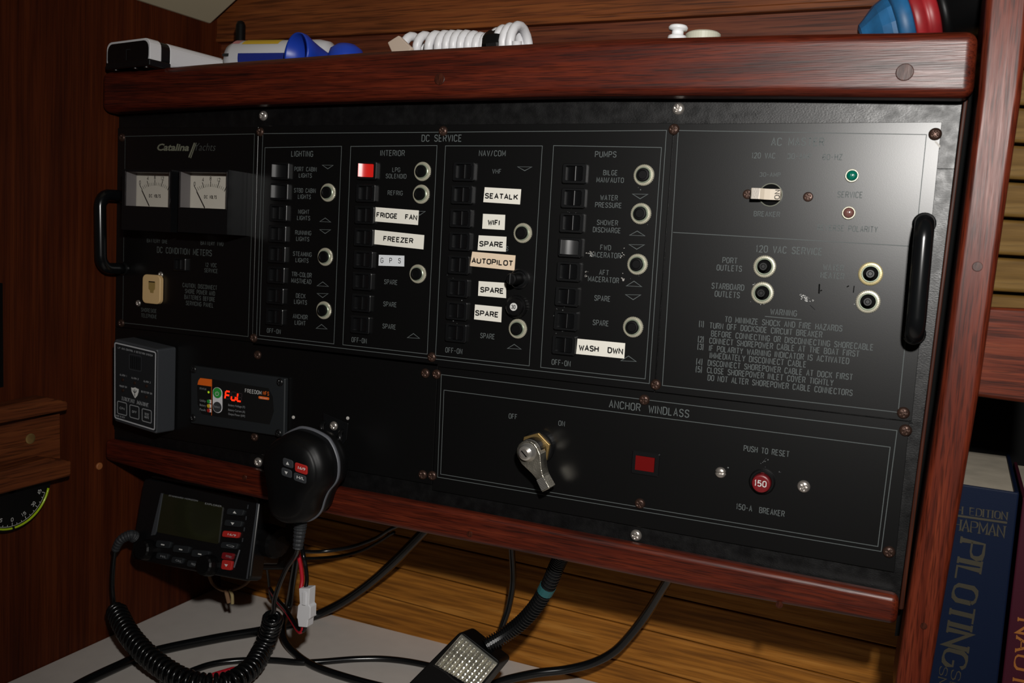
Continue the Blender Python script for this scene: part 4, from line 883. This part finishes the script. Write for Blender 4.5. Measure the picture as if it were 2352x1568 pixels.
# side bracket and clamp knob
kc = py(628, 1243, .018)
MB().lathe([(.0125, -.014), (.0130, -.006), (.0130, .004), (.0118, .007), (.006, .008)], kc, ax=(1, -.15, 0), n=28, knurl=.05).build('clamp_knob', BLKM, rd)
MB().box(kc + Vector((-.012, .018, .018)), (.003, .03, .085), Matrix.Rotation(-th, 3, 'X')).build('bracket', BLK, rd, bevel=.001)
# curly cord and its grey sleeves: part of the microphone, plugged into the radio
srr = spline([rr_(300, 535, .004), py(297.7, 1229, -.010), py(277, 1240, -.014), py(264, 1263, -.014)], 12)
MB().tube(srr, .005, 14, rf=lambda i: (.0050 - .0018 * i / len(srr)) * (1 if i % 3 else .87)).build('strain_relief', SWH, rd)
def deskp(x, y, lift): return pz(x, y, DZ + lift)
c1 = srr[-1]
pre = [c1, py(260, 1300, -.014), py(258, 1345, -.013), py(262, 1392, -.012)]
coil = [py(262, 1392, -.012), deskp(300, 1462, .026), deskp(362, 1524, .018), deskp(440, 1566, .013), deskp(520, 1568, .013), deskp(575, 1535, .014), deskp(603, 1490, .017), py(620, 1448, .02), py(629, 1412, .012)]
post = [py(629, 1412, .012), py(632, 1370, .004), py(655, 1310, -.01), py(678, 1275, -.022), sp[-1]]
def helix(ctrl, turns, rad, lead=.0):
    path = spline(ctrl, 40); L = [0]
    for i in range(1, len(path)): L.append(L[-1] + (path[i] - path[i - 1]).length)
    n = turns * 14; out = []; u = None; j = 0
    for k in range(n + 1):
        s = L[-1] * k / n
        while j < len(L) - 2 and L[j + 1] < s: j += 1
        f = (s - L[j]) / max(1e-9, L[j + 1] - L[j]); p = path[j].lerp(path[j + 1], f); t = (path[j + 1] - path[j]).normalized()
        u = t.orthogonal().normalized() if u is None else (u - t * u.dot(t)).normalized(); w = t.cross(u); a = 2 * pi * k / 14
        rr = rad * min(1, k / 20, (n - k) / 20 + .3)
        out.append(p + (u * cos(a) + w * sin(a)) * rr)
    return out
hx = helix(coil, 46, .0068)
cp = spline(pre, 8)[:-2] + hx + spline(post, 8)[2:]
MB().tube(cp, .0019, 7).build('curly_cord', RUB, mic, smooth=True)
# string loop and paper tag hanging from the radio
stx = [py(479, 1319, .045), py(490, 1342, .05), py(515, 1356, .052), py(545, 1351, .052), py(570, 1335, .05), py(583, 1308, .045)]
o = MB().tube(spline(stx, 8), .0013, 8).build('string_loop', TAN); tag(o, 'tan string loop hanging below the marine radio', 'string')
o2 = MB().tube(spline([py(519, 1354, .051), py(522, 1368, .05), py(526, 1384, .05)], 6), .0018, 8).build('knot', TAN, o)
MB().tube(spline([py(528, 1354, .051), py(533, 1366, .05), py(534, 1386, .05)], 6), .0014, 8).build('loose_end', mat('straw_string', (.35, .27, .12), .8), o)

# =============================================================== CABLES
def cable(name, pts, r, m, label, n=12, k=10, cat='cable', group=None, rf=None):
    group = {'black_cable': 'black cables below the panel', 'thin_cable': 'thin cables on the planking', 'red_wire': 'red wires'}[name]
    o = MB().tube(spline(pts, k), r, n, rf=rf).build(name, m, None, smooth=True); return tag(o, label, cat, group)
dp = lambda x, y, r=.003, h=0.: deskp(x, y, r + h)
cable('black_cable', [py(1003, 1190, .06), py(965, 1229, .075), py(905, 1290, .095), py(850, 1338, .112), py(790, 1380, .122), dp(724, 1413, .0040), dp(650, 1438, .004), dp(590, 1450, .004), dp(490, 1467, .004), dp(350, 1497, .004), dp(270, 1530, .004), dp(190, 1568, .004), dp(140, 1600, .004)], .0040, RUB, 'thickest black cable crossing the desk top from the rail to the lower left')
cable('black_cable', [py(690, 1235, .03), py(682, 1275, .045), py(673, 1330, .07), py(664, 1390, .09), dp(650, 1440, .0125), dp(657, 1475, .006), dp(690, 1510, .0031), dp(738, 1536, .0031), dp(820, 1562, .0031), dp(900, 1582, .0031)], .0031, RUB, 'black cable dropping behind the microphone and curving right over the desk top')
cable('black_cable', [dp(370, 1568, .0026), dp(414, 1551, .0026), dp(479, 1527, .0026), dp(544, 1517, .0026), dp(625, 1516, .0026), dp(706, 1521, .0026), dp(820, 1513, .0026), dp(900, 1514, .0026), dp(985, 1528, .0026), dp(1080, 1556, .0026)], .0026, RUB, 'thin black cable running level across the desk top to the lamp')
cable('black_cable', [py(1560, 1290, .05), py(1526, 1344, .07), py(1490, 1402, .09), py(1450, 1455, .10), py(1410, 1496, .105), py(1360, 1522, .105), py(1300, 1537, .10), py(1235, 1545, .092), py(1165, 1560, .085), py(1120, 1575, .08)], .0034, RUB, 'black cable leaving the rail furthest right and curving behind the lamp')
cable('black_cable', [py(1172, 1220, .07), py(1176, 1275, .085), py(1178, 1335, .098), py(1168, 1395, .105), py(1152, 1445, .105), py(1146, 1500, .10)], .0026, RUB, 'black cable hanging straight down beside the gooseneck')
cable('thin_cable', [py(935, 1200, .06), py(900, 1213, .07), py(862, 1236, .085), py(805, 1256, .09), py(740, 1266, .08), py(690, 1266, .06)], .0016, RUB, 'upper of two thin black cables on the planking right of the microphone')
cable('thin_cable', [py(905, 1222, .10), py(867, 1246, .115), py(825, 1266, .125), py(770, 1278, .125), py(700, 1282, .12), py(650, 1278, .10)], .0015, RUB, 'lower of two thin black cables on the planking right of the microphone')
cable('black_cable', [py(612, 1290, .08), py(617, 1330, .10), py(622, 1368, .11), dp(633, 1385, .002, .004), dp(650, 1398, .002, .004), dp(668, 1425, .002, .004)], .0014, RUB, 'thinnest black lead looping down behind the curly cord')
cable('red_wire', [py(-40, 1420, -.02), py(0, 1462, -.02), py(25, 1500, -.02), py(42, 1540, -.02), py(52, 1600, -.02)], .0026, CABR, 'red wire in the lower left corner against the bulkhead')
cable('black_cable', [py(-40, 1450, -.03), py(0, 1485, -.03), py(50, 1522, -.03), py(95, 1556, -.03), py(130, 1600, -.03)], .0026, RUB, 'black cable in the lower left corner under the red wire')
cable('red_wire', [dp(440, 1566, .002, .002), dp(480, 1553, .002, .002), dp(512, 1543, .002, .002), dp(540, 1536, .002, .002), dp(570, 1538, .002, .002)], .0020, CABR, 'short red wire lying on the desk top below the curly cord')
# white plug-and-socket connector with its wires
YC = -.004
cn = thing('wire_connector', py(697, 1440, YC), 'white plastic plug connector hanging with red and black wires', 'connector')
a = [(686, 1351), (711, 1351), (709, 1390), (713, 1394), (712, 1420), (707, 1424), (705, 1441), (685, 1439), (683, 1422), (681, 1418), (684, 1390), (688, 1386)]
pslab(a, YC, YC + .008).build('housing', WPLA, cn, bevel=.0006)
MB().box(py(699, 1374, YC - .0005), (.003, .0016, .010)).build('latch', WPLA, cn, bevel=.0003)
for m, dx in ((CABR, -3), (RUB, 8)): MB().tube(spline([py(694 + dx, 1352, YC + .004), py(697 + dx, 1330, YC + .006), py(694 + dx, 1300, YC + .006), py(688 + dx, 1270, YC + .006), py(684 + dx, 1230, YC + .02)], 7), .0016, 8).build('wire', m, cn, smooth=True)
for m, dx in ((CABR, 0), (RUB, 6)): MB().tube(spline([py(696 + dx, 1438, YC + .004), py(694 + dx * .5, 1448, YC + .004), py(686, 1450 - dx, YC + .006), py(672, 1428 - dx, YC + .015), py(655, 1402 - dx, YC + .03), py(636, 1380 - dx, YC + .05), py(620, 1350, YC + .06)], 7), .0015, 8).build('wire', m, cn, smooth=True)

# =============================================================== GOOSENECK LAMP
def z8(x, y): return (780 + x / 2.868, 1180 + y / 2.868)
lp_pts = [py(*z8(1470, 260), .03), py(*z8(1432, 340), .034), py(*z8(1370, 480), .040), py(*z8(1290, 610), .044), py(*z8(1190, 720), .044), py(*z8(1080, 800), .040), py(*z8(965, 870), .032)]
lamp = thing('gooseneck_lamp', py(1080, 1568, .03), 'black gooseneck chart lamp with a ribbed clear lens at the bottom edge', 'lamp')
gpth = spline(lp_pts, 44)
MB().tube(gpth, .0056, 14, rf=lambda i: .0058 if i % 6 < 3 else .0044).build('gooseneck', BLK, lamp)
tp = spline(lp_pts, 44)[86:100]; MB().tube(tp, .0060, 16).build('tape_band', COPP, lamp)
lpn = front(.026)
# head: box seen end-on, tilted to face the viewer
HC = lpn.at(*z8(840, 960)); hx_ = (lpn.at(*z8(1050, 975)) - lpn.at(*z8(798, 775))).normalized(); hy_ = (lpn.at(*z8(798, 775)) - lpn.at(*z8(560, 1060))).normalized()
hp = Pl(HC, (lpn.at(*z8(1050, 975)) - lpn.at(*z8(798, 775))), Vector((0, -1, 0)).cross((lpn.at(*z8(1050, 975)) - lpn.at(*z8(798, 775))).normalized()) * -1)
def hh(x, y, l=0.): return lpn.at(*z8(x, y), l)
hd = rquad([(797, 770), (1063, 978), (760, 1350), (400, 1170), ], 34)
a = [hh(x, y) for x, y in hd]; MB().prism(a, [p + Vector((0, .02, -.004)) for p in a]).build('lamp_housing', BLKM, lamp, smooth=True, bevel=.002, seg=3)
ln = [(803, 790), (1042, 985), (905, 1150), (632, 985)]
o = MB().prism([hh(x, y, .0018) for x, y in ln], [hh(x, y, -.001) for x, y in ln]).build('lens', LENS, lamp, bevel=.0004)
b = MB()      # prismatic cells of the lens: rows of little rounded ridges
def bil(u, v):
    A_, B_, C_, D_ = [Vector(q) for q in ln]; return (A_ * (1 - u) + B_ * u) * (1 - v) + (D_ * (1 - u) + C_ * u) * v
NU, NV = 9, 8
for i in range(NU):
    for j in range(NV):
        g_ = []
        for s in range(5):
            for t in range(4):
                u, v = (i + s / 4) / NU, (j + t / 3) / NV
                q = bil(.02 + u * .96, .02 + v * .96); g_.append(hh(q.x, q.y, .0018 + .0024 * sin(pi * s / 4) * (.35 + .65 * sin(pi * t / 3))))
        b.add(g_, [(s * 4 + t, s * 4 + t + 1, s * 4 + t + 5, s * 4 + t + 4) for s in range(4) for t in range(3)])
c_ = b.build('lens_ribs', LENS, lamp, smooth=False); c_['kind'] = 'stuff'
MB().ribbon([hh(622, 992, .0012), hh(705, 1040, .0012), hh(752, 1085, .0012), hh(800, 1115, .0012)], .0012, (0, -1, 0)).build('lens_rim', BLK, lamp)

# =============================================================== LEFT BULKHEAD FITTINGS
def lw(x, y, l=0.): p = px_(x, y, XW + l); return p
wr = thing('wall_rack', lw(60, 1090, .0), 'wooden wall rack of two moulded rails with a flat board between', 'rack')
def wslab(pts, l, name, m, parent, bevel=.002, l0=0.):
    a = [lw(x, y, l) for x, y in pts]; return MB().prism(a, [Vector((XW + l0, p.y, p.z)) for p in a]).build(name, m, parent, smooth=True, bevel=bevel, seg=3)
wslab([(-60, 975), (138, 949), (139, 1054), (-60, 1100)], .006, 'board', BATT, wr, .0006)
wslab([(-60, 948), (110, 912), (158, 922), (158, 942), (-60, 986)], .016, 'upper_rail', BATT, wr)
wslab([(-60, 1098), (110, 1052), (166, 1058), (165, 1093), (-60, 1152)], .018, 'lower_rail', BATT, wr)
p = lw(69, 1007, .0062); MB().lathe([(.0040, 0), (.0040, .0006), (.0028, .0008)], p, ax=(1, 0, 0), n=20).build('screw', BRASS, wr)
p = lw(227, 1070); tag(MB().lathe([(.0030, -.0008), (.0030, .001), (.0024, .0014)], p, ax=(1, 0, 0), n=20).build('wood_plug', mat('pale_wood_plug', (.33, .11, .03), .6)), 'pale round wooden plug in the bulkhead left of the bottom rail', 'plug')
# inclinometer: black plate with scale and lime tube
XI = XW + .006; ipx = Pl((XI, 0, 0), (0, 1, 0), (0, 0, 1))
ic = thing('inclinometer', ipx.at(20, 1200), 'black inclinometer with white degree scale and lime green curved tube', 'inclinometer')
C0 = ipx.at(20, 1220)       # bottom of tube
B0 = ipx.at(100, 1130)      # right end of scale
Cb = ipx.at(25, 1207)
# circle through bottom point with right end
dy, dz = B0.y - Cb.y, B0.z - Cb.z; RR = (dy * dy + dz * dz) / (2 * dz); Cc = Vector((XI, Cb.y, Cb.z + RR))
def ia(deg, r, l=0.): t = radians(deg); return Vector((XI + l, Cc.y + r * sin(t), Cc.z - r * cos(t)))
amax = math.degrees(math.atan2(dy, RR - dz))
pts = [ia(a_, RR * 1.13, .001) for a_ in [-amax * 1.35 + k * amax * 2.7 / 24 for k in range(25)]] + [ia(a_, RR * .15, .001) for a_ in [amax * 1.1 - k * amax * 2.2 / 12 for k in range(13)]]
MB().prism(pts, [Vector((XW, p.y, p.z)) for p in pts]).build('plate', BLKM, ic)
MB().tube([ia(-amax * 1.1 + k * amax * 2.2 / 30, RR * 1.05, .0022) for k in range(31)], RR * .030, 10).build('lime_tube', LIME, ic, smooth=True)
MB().lathe([(RR * .036, -RR * .03), (RR * .036, RR * .03)], ia(0, RR * 1.05, .0022), ax=(0, 1, 0), n=16).build('bubble', INK, ic)
b = MB(); b.ribbon([ia(-amax + k * amax / 15, RR, .0014) for k in range(31)], RR * .012, (1, 0, 0))
for k in range(-9, 10): a_ = k * amax / 9; b.ribbon([ia(a_, RR, .0014), ia(a_, RR * (.91 if k % 3 == 0 else .95), .0014)], RR * .014, (1, 0, 0))
b.build('degree_scale', WINK, ic)
for k, t in ((-3, '45'), (-2, '30'), (-1, '15'), (0, '0'), (1, '15'), (2, '30'), (3, '45')):
    t_ = radians(k * amax / 3); b = MB(); strokes(b, t, ia(k * amax / 3, RR * .83, .0), Vector((0, cos(t_), sin(t_))), Vector((0, -sin(t_), cos(t_))), RR * .055 * len(t), RR * .085, RR * .014, lift=.0014); b.build('numerals', WINK, ic)
# dark slot at the very left edge of the view
a = [lw(x, y, .0006) for x, y in ((-80, 640), (6, 650), (8, 888), (-80, 905))]
MB().prism(a, [Vector((XW - .001, p.y, p.z)) for p in a]).build('dark_recess', DARK, bpy.data.objects['wall_left'])

# =============================================================== GEAR ON THE SHELF
zs = zs - .001
def base(x, y, Y): p = py(x, y, Y); return p
# white and black gadget
tl = py(245, 98, -.020); tr_ = py(345, 85.5, -.028); wv = (tr_ - tl); wv.z = 0; w_ = wv.length; wv.normalize(); dv = Vector((-wv.y, wv.x, 0))
bot = py(300, 157, -.024).z + .0006; hh_ = (tl.z + tr_.z) / 2 - bot
gd = thing('gadget', (tl.x + w_ / 2, tl.y, bot), 'white boxy electronic device with glossy black front on the left end of the rail', 'device')
def gbox(d0, d1, m, name, inset=0., r=.006):
    pts = rrect(w_ - 2 * inset, hh_ - 2 * inset, r); C_ = tl + wv * w_ / 2; C_.z = bot + hh_ / 2
    A = [C_ + wv * x + Vector((0, 0, z)) + dv * d0 for x, z in pts]; B = [p + dv * (d1 - d0) for p in A]
    return MB().prism(A, B).build(name, m, gd, smooth=False, bevel=.0005)
gbox(0, .010, WPLA, 'front_band'); gbox(-.0004, .004, mat('glossy_black_face', (.004, .004, .004), .12), 'face', .0016); gbox(.010, .018, BLK, 'black_band', .0004)
MB().prism([tl * 1 + wv * (w_ * u) + Vector((0, 0, bot - tl.z + v)) - dv * .0008 for u, v in ((-.004, 0), (1.004, 0), (1.004, .0052), (-.004, .0052))], [tl * 1 + wv * (w_ * u) + Vector((0, 0, bot - tl.z + v)) + dv * .0185 for u, v in ((-.004, 0), (1.004, 0), (1.004, .0052), (-.004, .0052))]).build('black_base', BLK, gd, bevel=.001); gbox(.018, .075, WPLA, 'body', .0002)
p0 = tl + wv * w_ * .55 - dv * .0006; p0.z = bot + hh_ * .45
MB().ribbon([p0 + Vector((-.003, 0, -.004)), p0 + Vector((-.003, 0, .004)), p0 + Vector((.004, 0, .004))], .0006, (0, -1, 0)).build('emblem', GREYD, gd)
for k in (.15, .6, .85): q = tl + wv * w_ * k + dv * .003; MB().lathe([(.002, -.0006), (.002, .0)], (q.x, q.y, bot), ax=(0, 0, 1), n=12).build('foot', BLK, gd)
# stub antenna
p = py(553, 60, .085); t_ = py(553, 48, .085)
tag(MB().lathe([(.0044, 0), (.0042, .004), (.0041, t_.z - zs - .004), (.0030, t_.z - zs - .001), (.0012, t_.z - zs)], (p.x, .085, zs), ax=(0, 0, 1), n=20).build('stub_antenna', BLKM, smooth=True), 'black stub antenna standing at the back corner of the shelf', 'antenna')
# horn canister lying on its side
YQ = .045; l_, r_ = py(533, 130, YQ), py(752, 120, YQ); tp_ = py(640, 89, YQ); rc = (tp_.z - zs) / 2
AX = Vector((r_.x - l_.x, .012, 0)).normalized(); CO = Vector((l_.x, YQ, zs + rc)); LL = r_.x - l_.x
can = thing('horn_canister', (l_.x + LL / 2, YQ, zs), 'white gas canister with yellow and blue print lying on the shelf', 'canister')
MB().lathe([(rc * .55, 0), (rc * .85, .002), (rc, .009), (rc, LL - .012), (rc * .9, LL - .004), (rc * .6, LL)], CO, ax=AX, n=40).build('can_body', mat('white_enamel', (.60, .61, .64), .3), can, smooth=True)
def patch(x0, x1, a0, a1, m, name, k=1.012):
    e1 = AX.cross(Vector((0, 0, 1))).normalized(); n = 8; v = []
    for i in range(n + 1):
        t = radians(a0 + (a1 - a0) * i / n); d = (-Vector((0, 1, 0)) * cos(t) + Vector((0, 0, 1)) * sin(t)) * rc * k
        v += [CO + AX * x0 + d, CO + AX * x1 + d]
    return MB().add(v, [(2 * i, 2 * i + 1, 2 * i + 3, 2 * i + 2) for i in range(n)]).build(name, m, can)
patch(LL * .20, LL * .55, 42, 75, YEL, 'yellow_print'); patch(LL * .20, LL * .80, -30, 12, NAVY, 'blue_print')
patch(LL * .05, LL * .11, 4, 12, GREYD, 'small_print'); patch(LL * .10, LL * .17, 45, 70, mat('pink_print', (.5, .2, .2), .5), 'red_print')
# blue trumpet in front of the canister
YT = .018; bc = py(672, 108, YT); trh = thing('signal_horn', Vector((bc.x, YT, zs)), 'bright blue plastic signal horn with flared bell lying on the shelf', 'horn')
hr = (py(680, 73, YT).z - zs) / 2 * 1.0; ho = Vector((py(679, 100, YT).x, YT, zs + hr)); hax = Vector((.34, .94, -.03)).normalized()
MB().lathe([(hr * .05, .013), (hr * .45, .011), (hr * .75, .007), (hr * .93, .0015), (hr * .98, 0), (hr, .002), (hr * .99, .005), (hr * .80, .011), (hr * .62, .018), (hr * .45, .026), (hr * .33, .036), (hr * .28, .066)], ho, ax=hax, n=40).build('bell', BLUP, trh, smooth=True)
q = ho + hax * .034; MB().box(q + Vector((.0075, -.002, .003)), (.007, .004, .006)).build('yellow_sticker', YEL, trh, bevel=.0006)
YT2 = .03; a1, a2 = py(760, 115, YT2), py(832, 115, YT2); top_ = py(795, 101, YT2).z; rd2 = (a2.x - a1.x) / 2
o = MB().lathe([(rd2, 0), (rd2 * 1.0, (top_ - zs) * .55), (rd2 * .85, (top_ - zs) * .82), (rd2 * .5, (top_ - zs) * .97), (rd2 * .1, top_ - zs)], ((a1.x + a2.x) / 2, YT2, zs), ax=(0, 0, 1), n=36).build('blue_cap', BLUP, None, smooth=True)
tag(o, 'low blue plastic dome cap right of the signal horn', 'cap')
# white coiled cord on its side with a black tie
cw = thing('coiled_cord', py(1040, 112, .02), 'white coiled telephone cord lying along the shelf', 'cord')
YW = .022; pts = [py(940, 112, YW), py(1010, 108, YW), py(1060, 107, YW), py(1110, 107, YW), py(1150, 103, YW), py(1206, 106, YW)]
rads = lambda f: .0066 + (.0045 * max(0, (f - .7) / .3)) - .0018 * math.exp(-((f - .62) / .12) ** 2)
path = spline(pts, 30); n = 15 * 16; hxp = []
for k in range(n + 1):
    f = k / n; g0 = f ** .9 if f < .72 else f ** .9; i = min(len(path) - 2, int(g0 * (len(path) - 1))); fr = g0 * (len(path) - 1) - i; p = path[i].lerp(path[i + 1], fr)
    turns = 15 if 1 else 0; a_ = 2 * pi * turns * f; rr = rads(f) * 1.25
    hxp.append(p + Vector((0, -cos(a_) * rr, sin(a_) * rr)))
off = min(p.z for p in hxp) - zs - .003
MB().tube([p for p in hxp], .0032, 10).build('coil', WPLA, cw, smooth=True)
p = py(1138, 108, YW - .004); MB().lathe([(.0098, -.006), (.0112, -.003), (.0108, .004), (.0090, .009)], p, ax=(1, .1, .1), n=10).build('black_tie', BLKM, cw)
# beige tab
a = [py(x, y, .006) for x, y in ((889, 97), (915, 80.5), (945, 109), (938, 122), (900, 122))]
tag(MB().prism(a, [p + Vector((.001, .003, -.0005)) for p in a]).build('beige_tab', mat('beige_plastic_tab', (.50, .40, .32), .4), bevel=.0008), 'flat beige plastic tab leaning up at the left end of the white cord', 'tab')
# white flanged plug and cream lid
YH = .035; p = py(1553, 83, YH); t_ = py(1553, 59, YH).z; h_ = t_ - zs; s_ = (py(1575, 70, YH).x - py(1532, 70, YH).x) / 2
tag(MB().lathe([(s_ * 1.0, 0), (s_ * 1.0, h_ - .0078), (s_ * .95, h_ - .0066), (s_ * .62, h_ - .0062), (s_ * .60, h_ - .0032), (s_ * .95, h_ - .0028), (s_ * 1.02, h_ - .0014), (s_ * .9, h_ - .0002), (s_ * .3, h_)], (p.x, YH, zs), ax=(.04, 0, 1), n=36).build('white_plug', mat('bright_white_plastic', (.85, .85, .86), .35), smooth=True), 'white mushroom shaped plug standing on the shelf', 'plug')
a1, a2 = py(1575, 80, .06), py(1655, 80, .06); tz = py(1610, 77, .06).z
tag(MB().lathe([((a2.x - a1.x) / 2, 0), ((a2.x - a1.x) / 2, tz - zs - .001), ((a2.x - a1.x) / 2 * .9, tz - zs)], ((a1.x + a2.x) / 2, .06, zs), ax=(0, 0, 1), n=40).build('cream_lid', CREAM), 'shallow cream lid right of the white plug', 'lid')
# shore-power plug: blue nose, blue collar, red ring, black sleeve
YS = .03; e0, e3 = py(1978, 60, YS), py(2235, 20, YS); spx = thing('shore_power_plug', Vector((e0.x + .03, YS, zs)), 'large blue, red and black shore power plug lying at the right end of the shelf', 'plug')
ax = Vector((1, .12, .34)).normalized(); O = Vector((py(1992, 70, YS).x, YS, zs + .012))
U = (py(2100, 60, YS).x - py(2000, 60, YS).x) / 100
MB().lathe([(.006, -16 * U), (.0085, -12 * U), (.0105, 0), (.0165, 30 * U), (.0185, 50 * U), (.0190, 62 * U)], O, ax=ax, n=12).build('blue_nose', BLUR, spx)
MB().lathe([(.0205, 60 * U), (.0225, 66 * U), (.0225, 92 * U), (.0210, 97 * U)], O, ax=ax, n=40).build('blue_collar', BLUR, spx, smooth=True)
MB().lathe([(.0222, 97 * U), (.0228, 101 * U), (.0222, 122 * U), (.0198, 128 * U), (.0208, 132 * U), (.0200, 152 * U), (.0180, 157 * U)], O, ax=ax, n=40).build('red_ring', REDR, spx, smooth=True)
MB().lathe([(.0190, 157 * U), (.0205, 162 * U), (.0205, 176 * U), (.0185, 180 * U), (.0185, 250 * U), (.016, 262 * U)], O, ax=ax, n=40).build('black_sleeve', BLKM, spx, smooth=True)

# =============================================================== RIGHT OF THE POST
ss = thing('slatted_lining', py(2330, 700, .10), 'olive brown teak slats lining the hull right of the post', 'slats')
YSL = .075; ys = [-40, 60, 152, 240, 327, 412, 499, 587, 672, 735]
for i in range(len(ys) - 1):
    a, b_, = py(2200, ys[i] - 2, YSL), py(2200, ys[i + 1] - 8, YSL)
    c_, d_ = py(2430, ys[i] + 12, YSL), py(2430, ys[i + 1] + 5, YSL)
    v = [a, c_, d_, b_]; MB().prism(v, [p + Vector((0, .012, 0)) for p in v]).build('slat', OLIV, ss, smooth=True, bevel=.0025, seg=3)
a, d_ = py(2180, -60, YSL + .012), py(2440, 760, YSL + .012); MB().box(((a.x + d_.x) / 2, YSL + .016, (a.z + d_.z) / 2), (d_.x - a.x, .004, a.z - d_.z)).build('backing', DARK, ss)
sr = [(2230, 704), (2420, 712), (2400, 932), (2225, 908)]
YF = -.004; a = [py(x, y, YF) for x, y in sr]; 
tag(MB().prism(a, [Vector((p.x, YF + .018, p.z)) for p in a]).build('shelf_fiddle', MAHS, smooth=True, bevel=.002, seg=3), 'short mahogany fiddle rail across the bookshelf right of the post', 'rail')
p = py(2251, 932, .003); 
# bookshelf back
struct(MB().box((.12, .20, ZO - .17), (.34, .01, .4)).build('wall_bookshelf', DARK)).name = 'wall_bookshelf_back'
bkz = DZ
yaw = radians(-3.5)
def book(name, tl_, tr__, Y, depth, cover, label, bottom, page=True, wmin=None):
    A, B = py(*tl_, Y), py(*tr__, Y); ex = Vector((cos(yaw), sin(yaw), 0)); dv = Vector((-sin(yaw), cos(yaw), 0)); z1 = (A.z + B.z) / 2; w = wmin or (B.x - A.x)
    T = thing(name, (B.x - w / 2, Y, bottom), label, 'book', 'books on the shelf right of the post')
    P = lambda u, d, z: Vector((B.x, Y, 0)) + ex * (-w + u) + dv * d + Vector((0, 0, z)); t = .0022
    def slab(u0, u1, d0, d1, za, zb, m, nm, bev=.0006):
        v = [P(u, d, z) for u in (u0, u1) for d in (d0, d1) for z in (za, zb)]
        return MB().add(v, [(0, 1, 3, 2), (4, 6, 7, 5), (0, 4, 5, 1), (2, 3, 7, 6), (0, 2, 6, 4), (1, 5, 7, 3)]).build(nm, m, T, bevel=bev)
    slab(0, w, 0, t, bottom, z1, cover, 'spine', .0009); slab(0, t, t, depth, bottom, z1, cover, 'cover'); slab(w - t, w, t, depth, bottom, z1, cover, 'cover')
    slab(t, w - t, t, depth - .004, bottom + .003, z1 - .002, PAGE, 'page_block', 0)
    return T, Pl(P(w / 2, 0, (bottom + z1) / 2), ex, (0, 0, 1))
bb, bp_ = book('thick_book', (2170, 1105), (2341, 1135), .02, .17, BOOKB, 'thick navy hardback with large gold letters running down its spine', DZ + .0)
def z9(x, y): return (2000 + x / 2.347, 900 + y / 2.347)
def serif(parent, pl, txt, a, b, h, thick, sf, m=GOLD, vertical=False, gap=.35):
    A, B = pl.at(*a), pl.at(*b); e = (B - A); w = e.length; e.normalize(); u = pl.n.cross(e)
    mb = MB(); strokes(mb, txt, (A + B) / 2, e, u, w, h, thick, lift=.0003, serif=sf, gap=gap); return mb.build('lettering', m, parent)
serif(bb, bp_, '6TH EDITION', z9(395, 625), z9(735, 668), .0042, .0007, .0006); 
MB().ribbon([bp_.at(*z9(395, 655), .0003), bp_.at(*z9(735, 704), .0003)], .0012, bp_.n).build('gold_rule', GOLD, bb)
serif(bb, bp_, 'CHAPMAN', z9(405, 705), z9(720, 752), .0062, .0009, .0008, gap=.3)
serif(bb, bp_, 'PILOTING', z9(551, 808), z9(447, 1478), .0120, .0028, .0020, gap=.3)
serif(bb, bp_, 'SEAMANSHIP', z9(462, 1500), z9(380, 2100), .0048, .0008, .0007, gap=.3)
serif(bb, bp_, 'SMALL BOAT', z9(395, 1480), z9(310, 2050), .0040, .0007, .0006, gap=.3)
rb_, rp_ = book('maroon_book', (2350, 1148), (2500, 1165), .03, .15, BOOKR, 'maroon book with orange lettering at the far right edge', DZ + .0)
serif(rb_, rp_, 'NAUTICAL', z9(835, 1230), z9(780, 1900), .0075, .0016, .0012, ORGI)

bpy.context.view_layer.update()
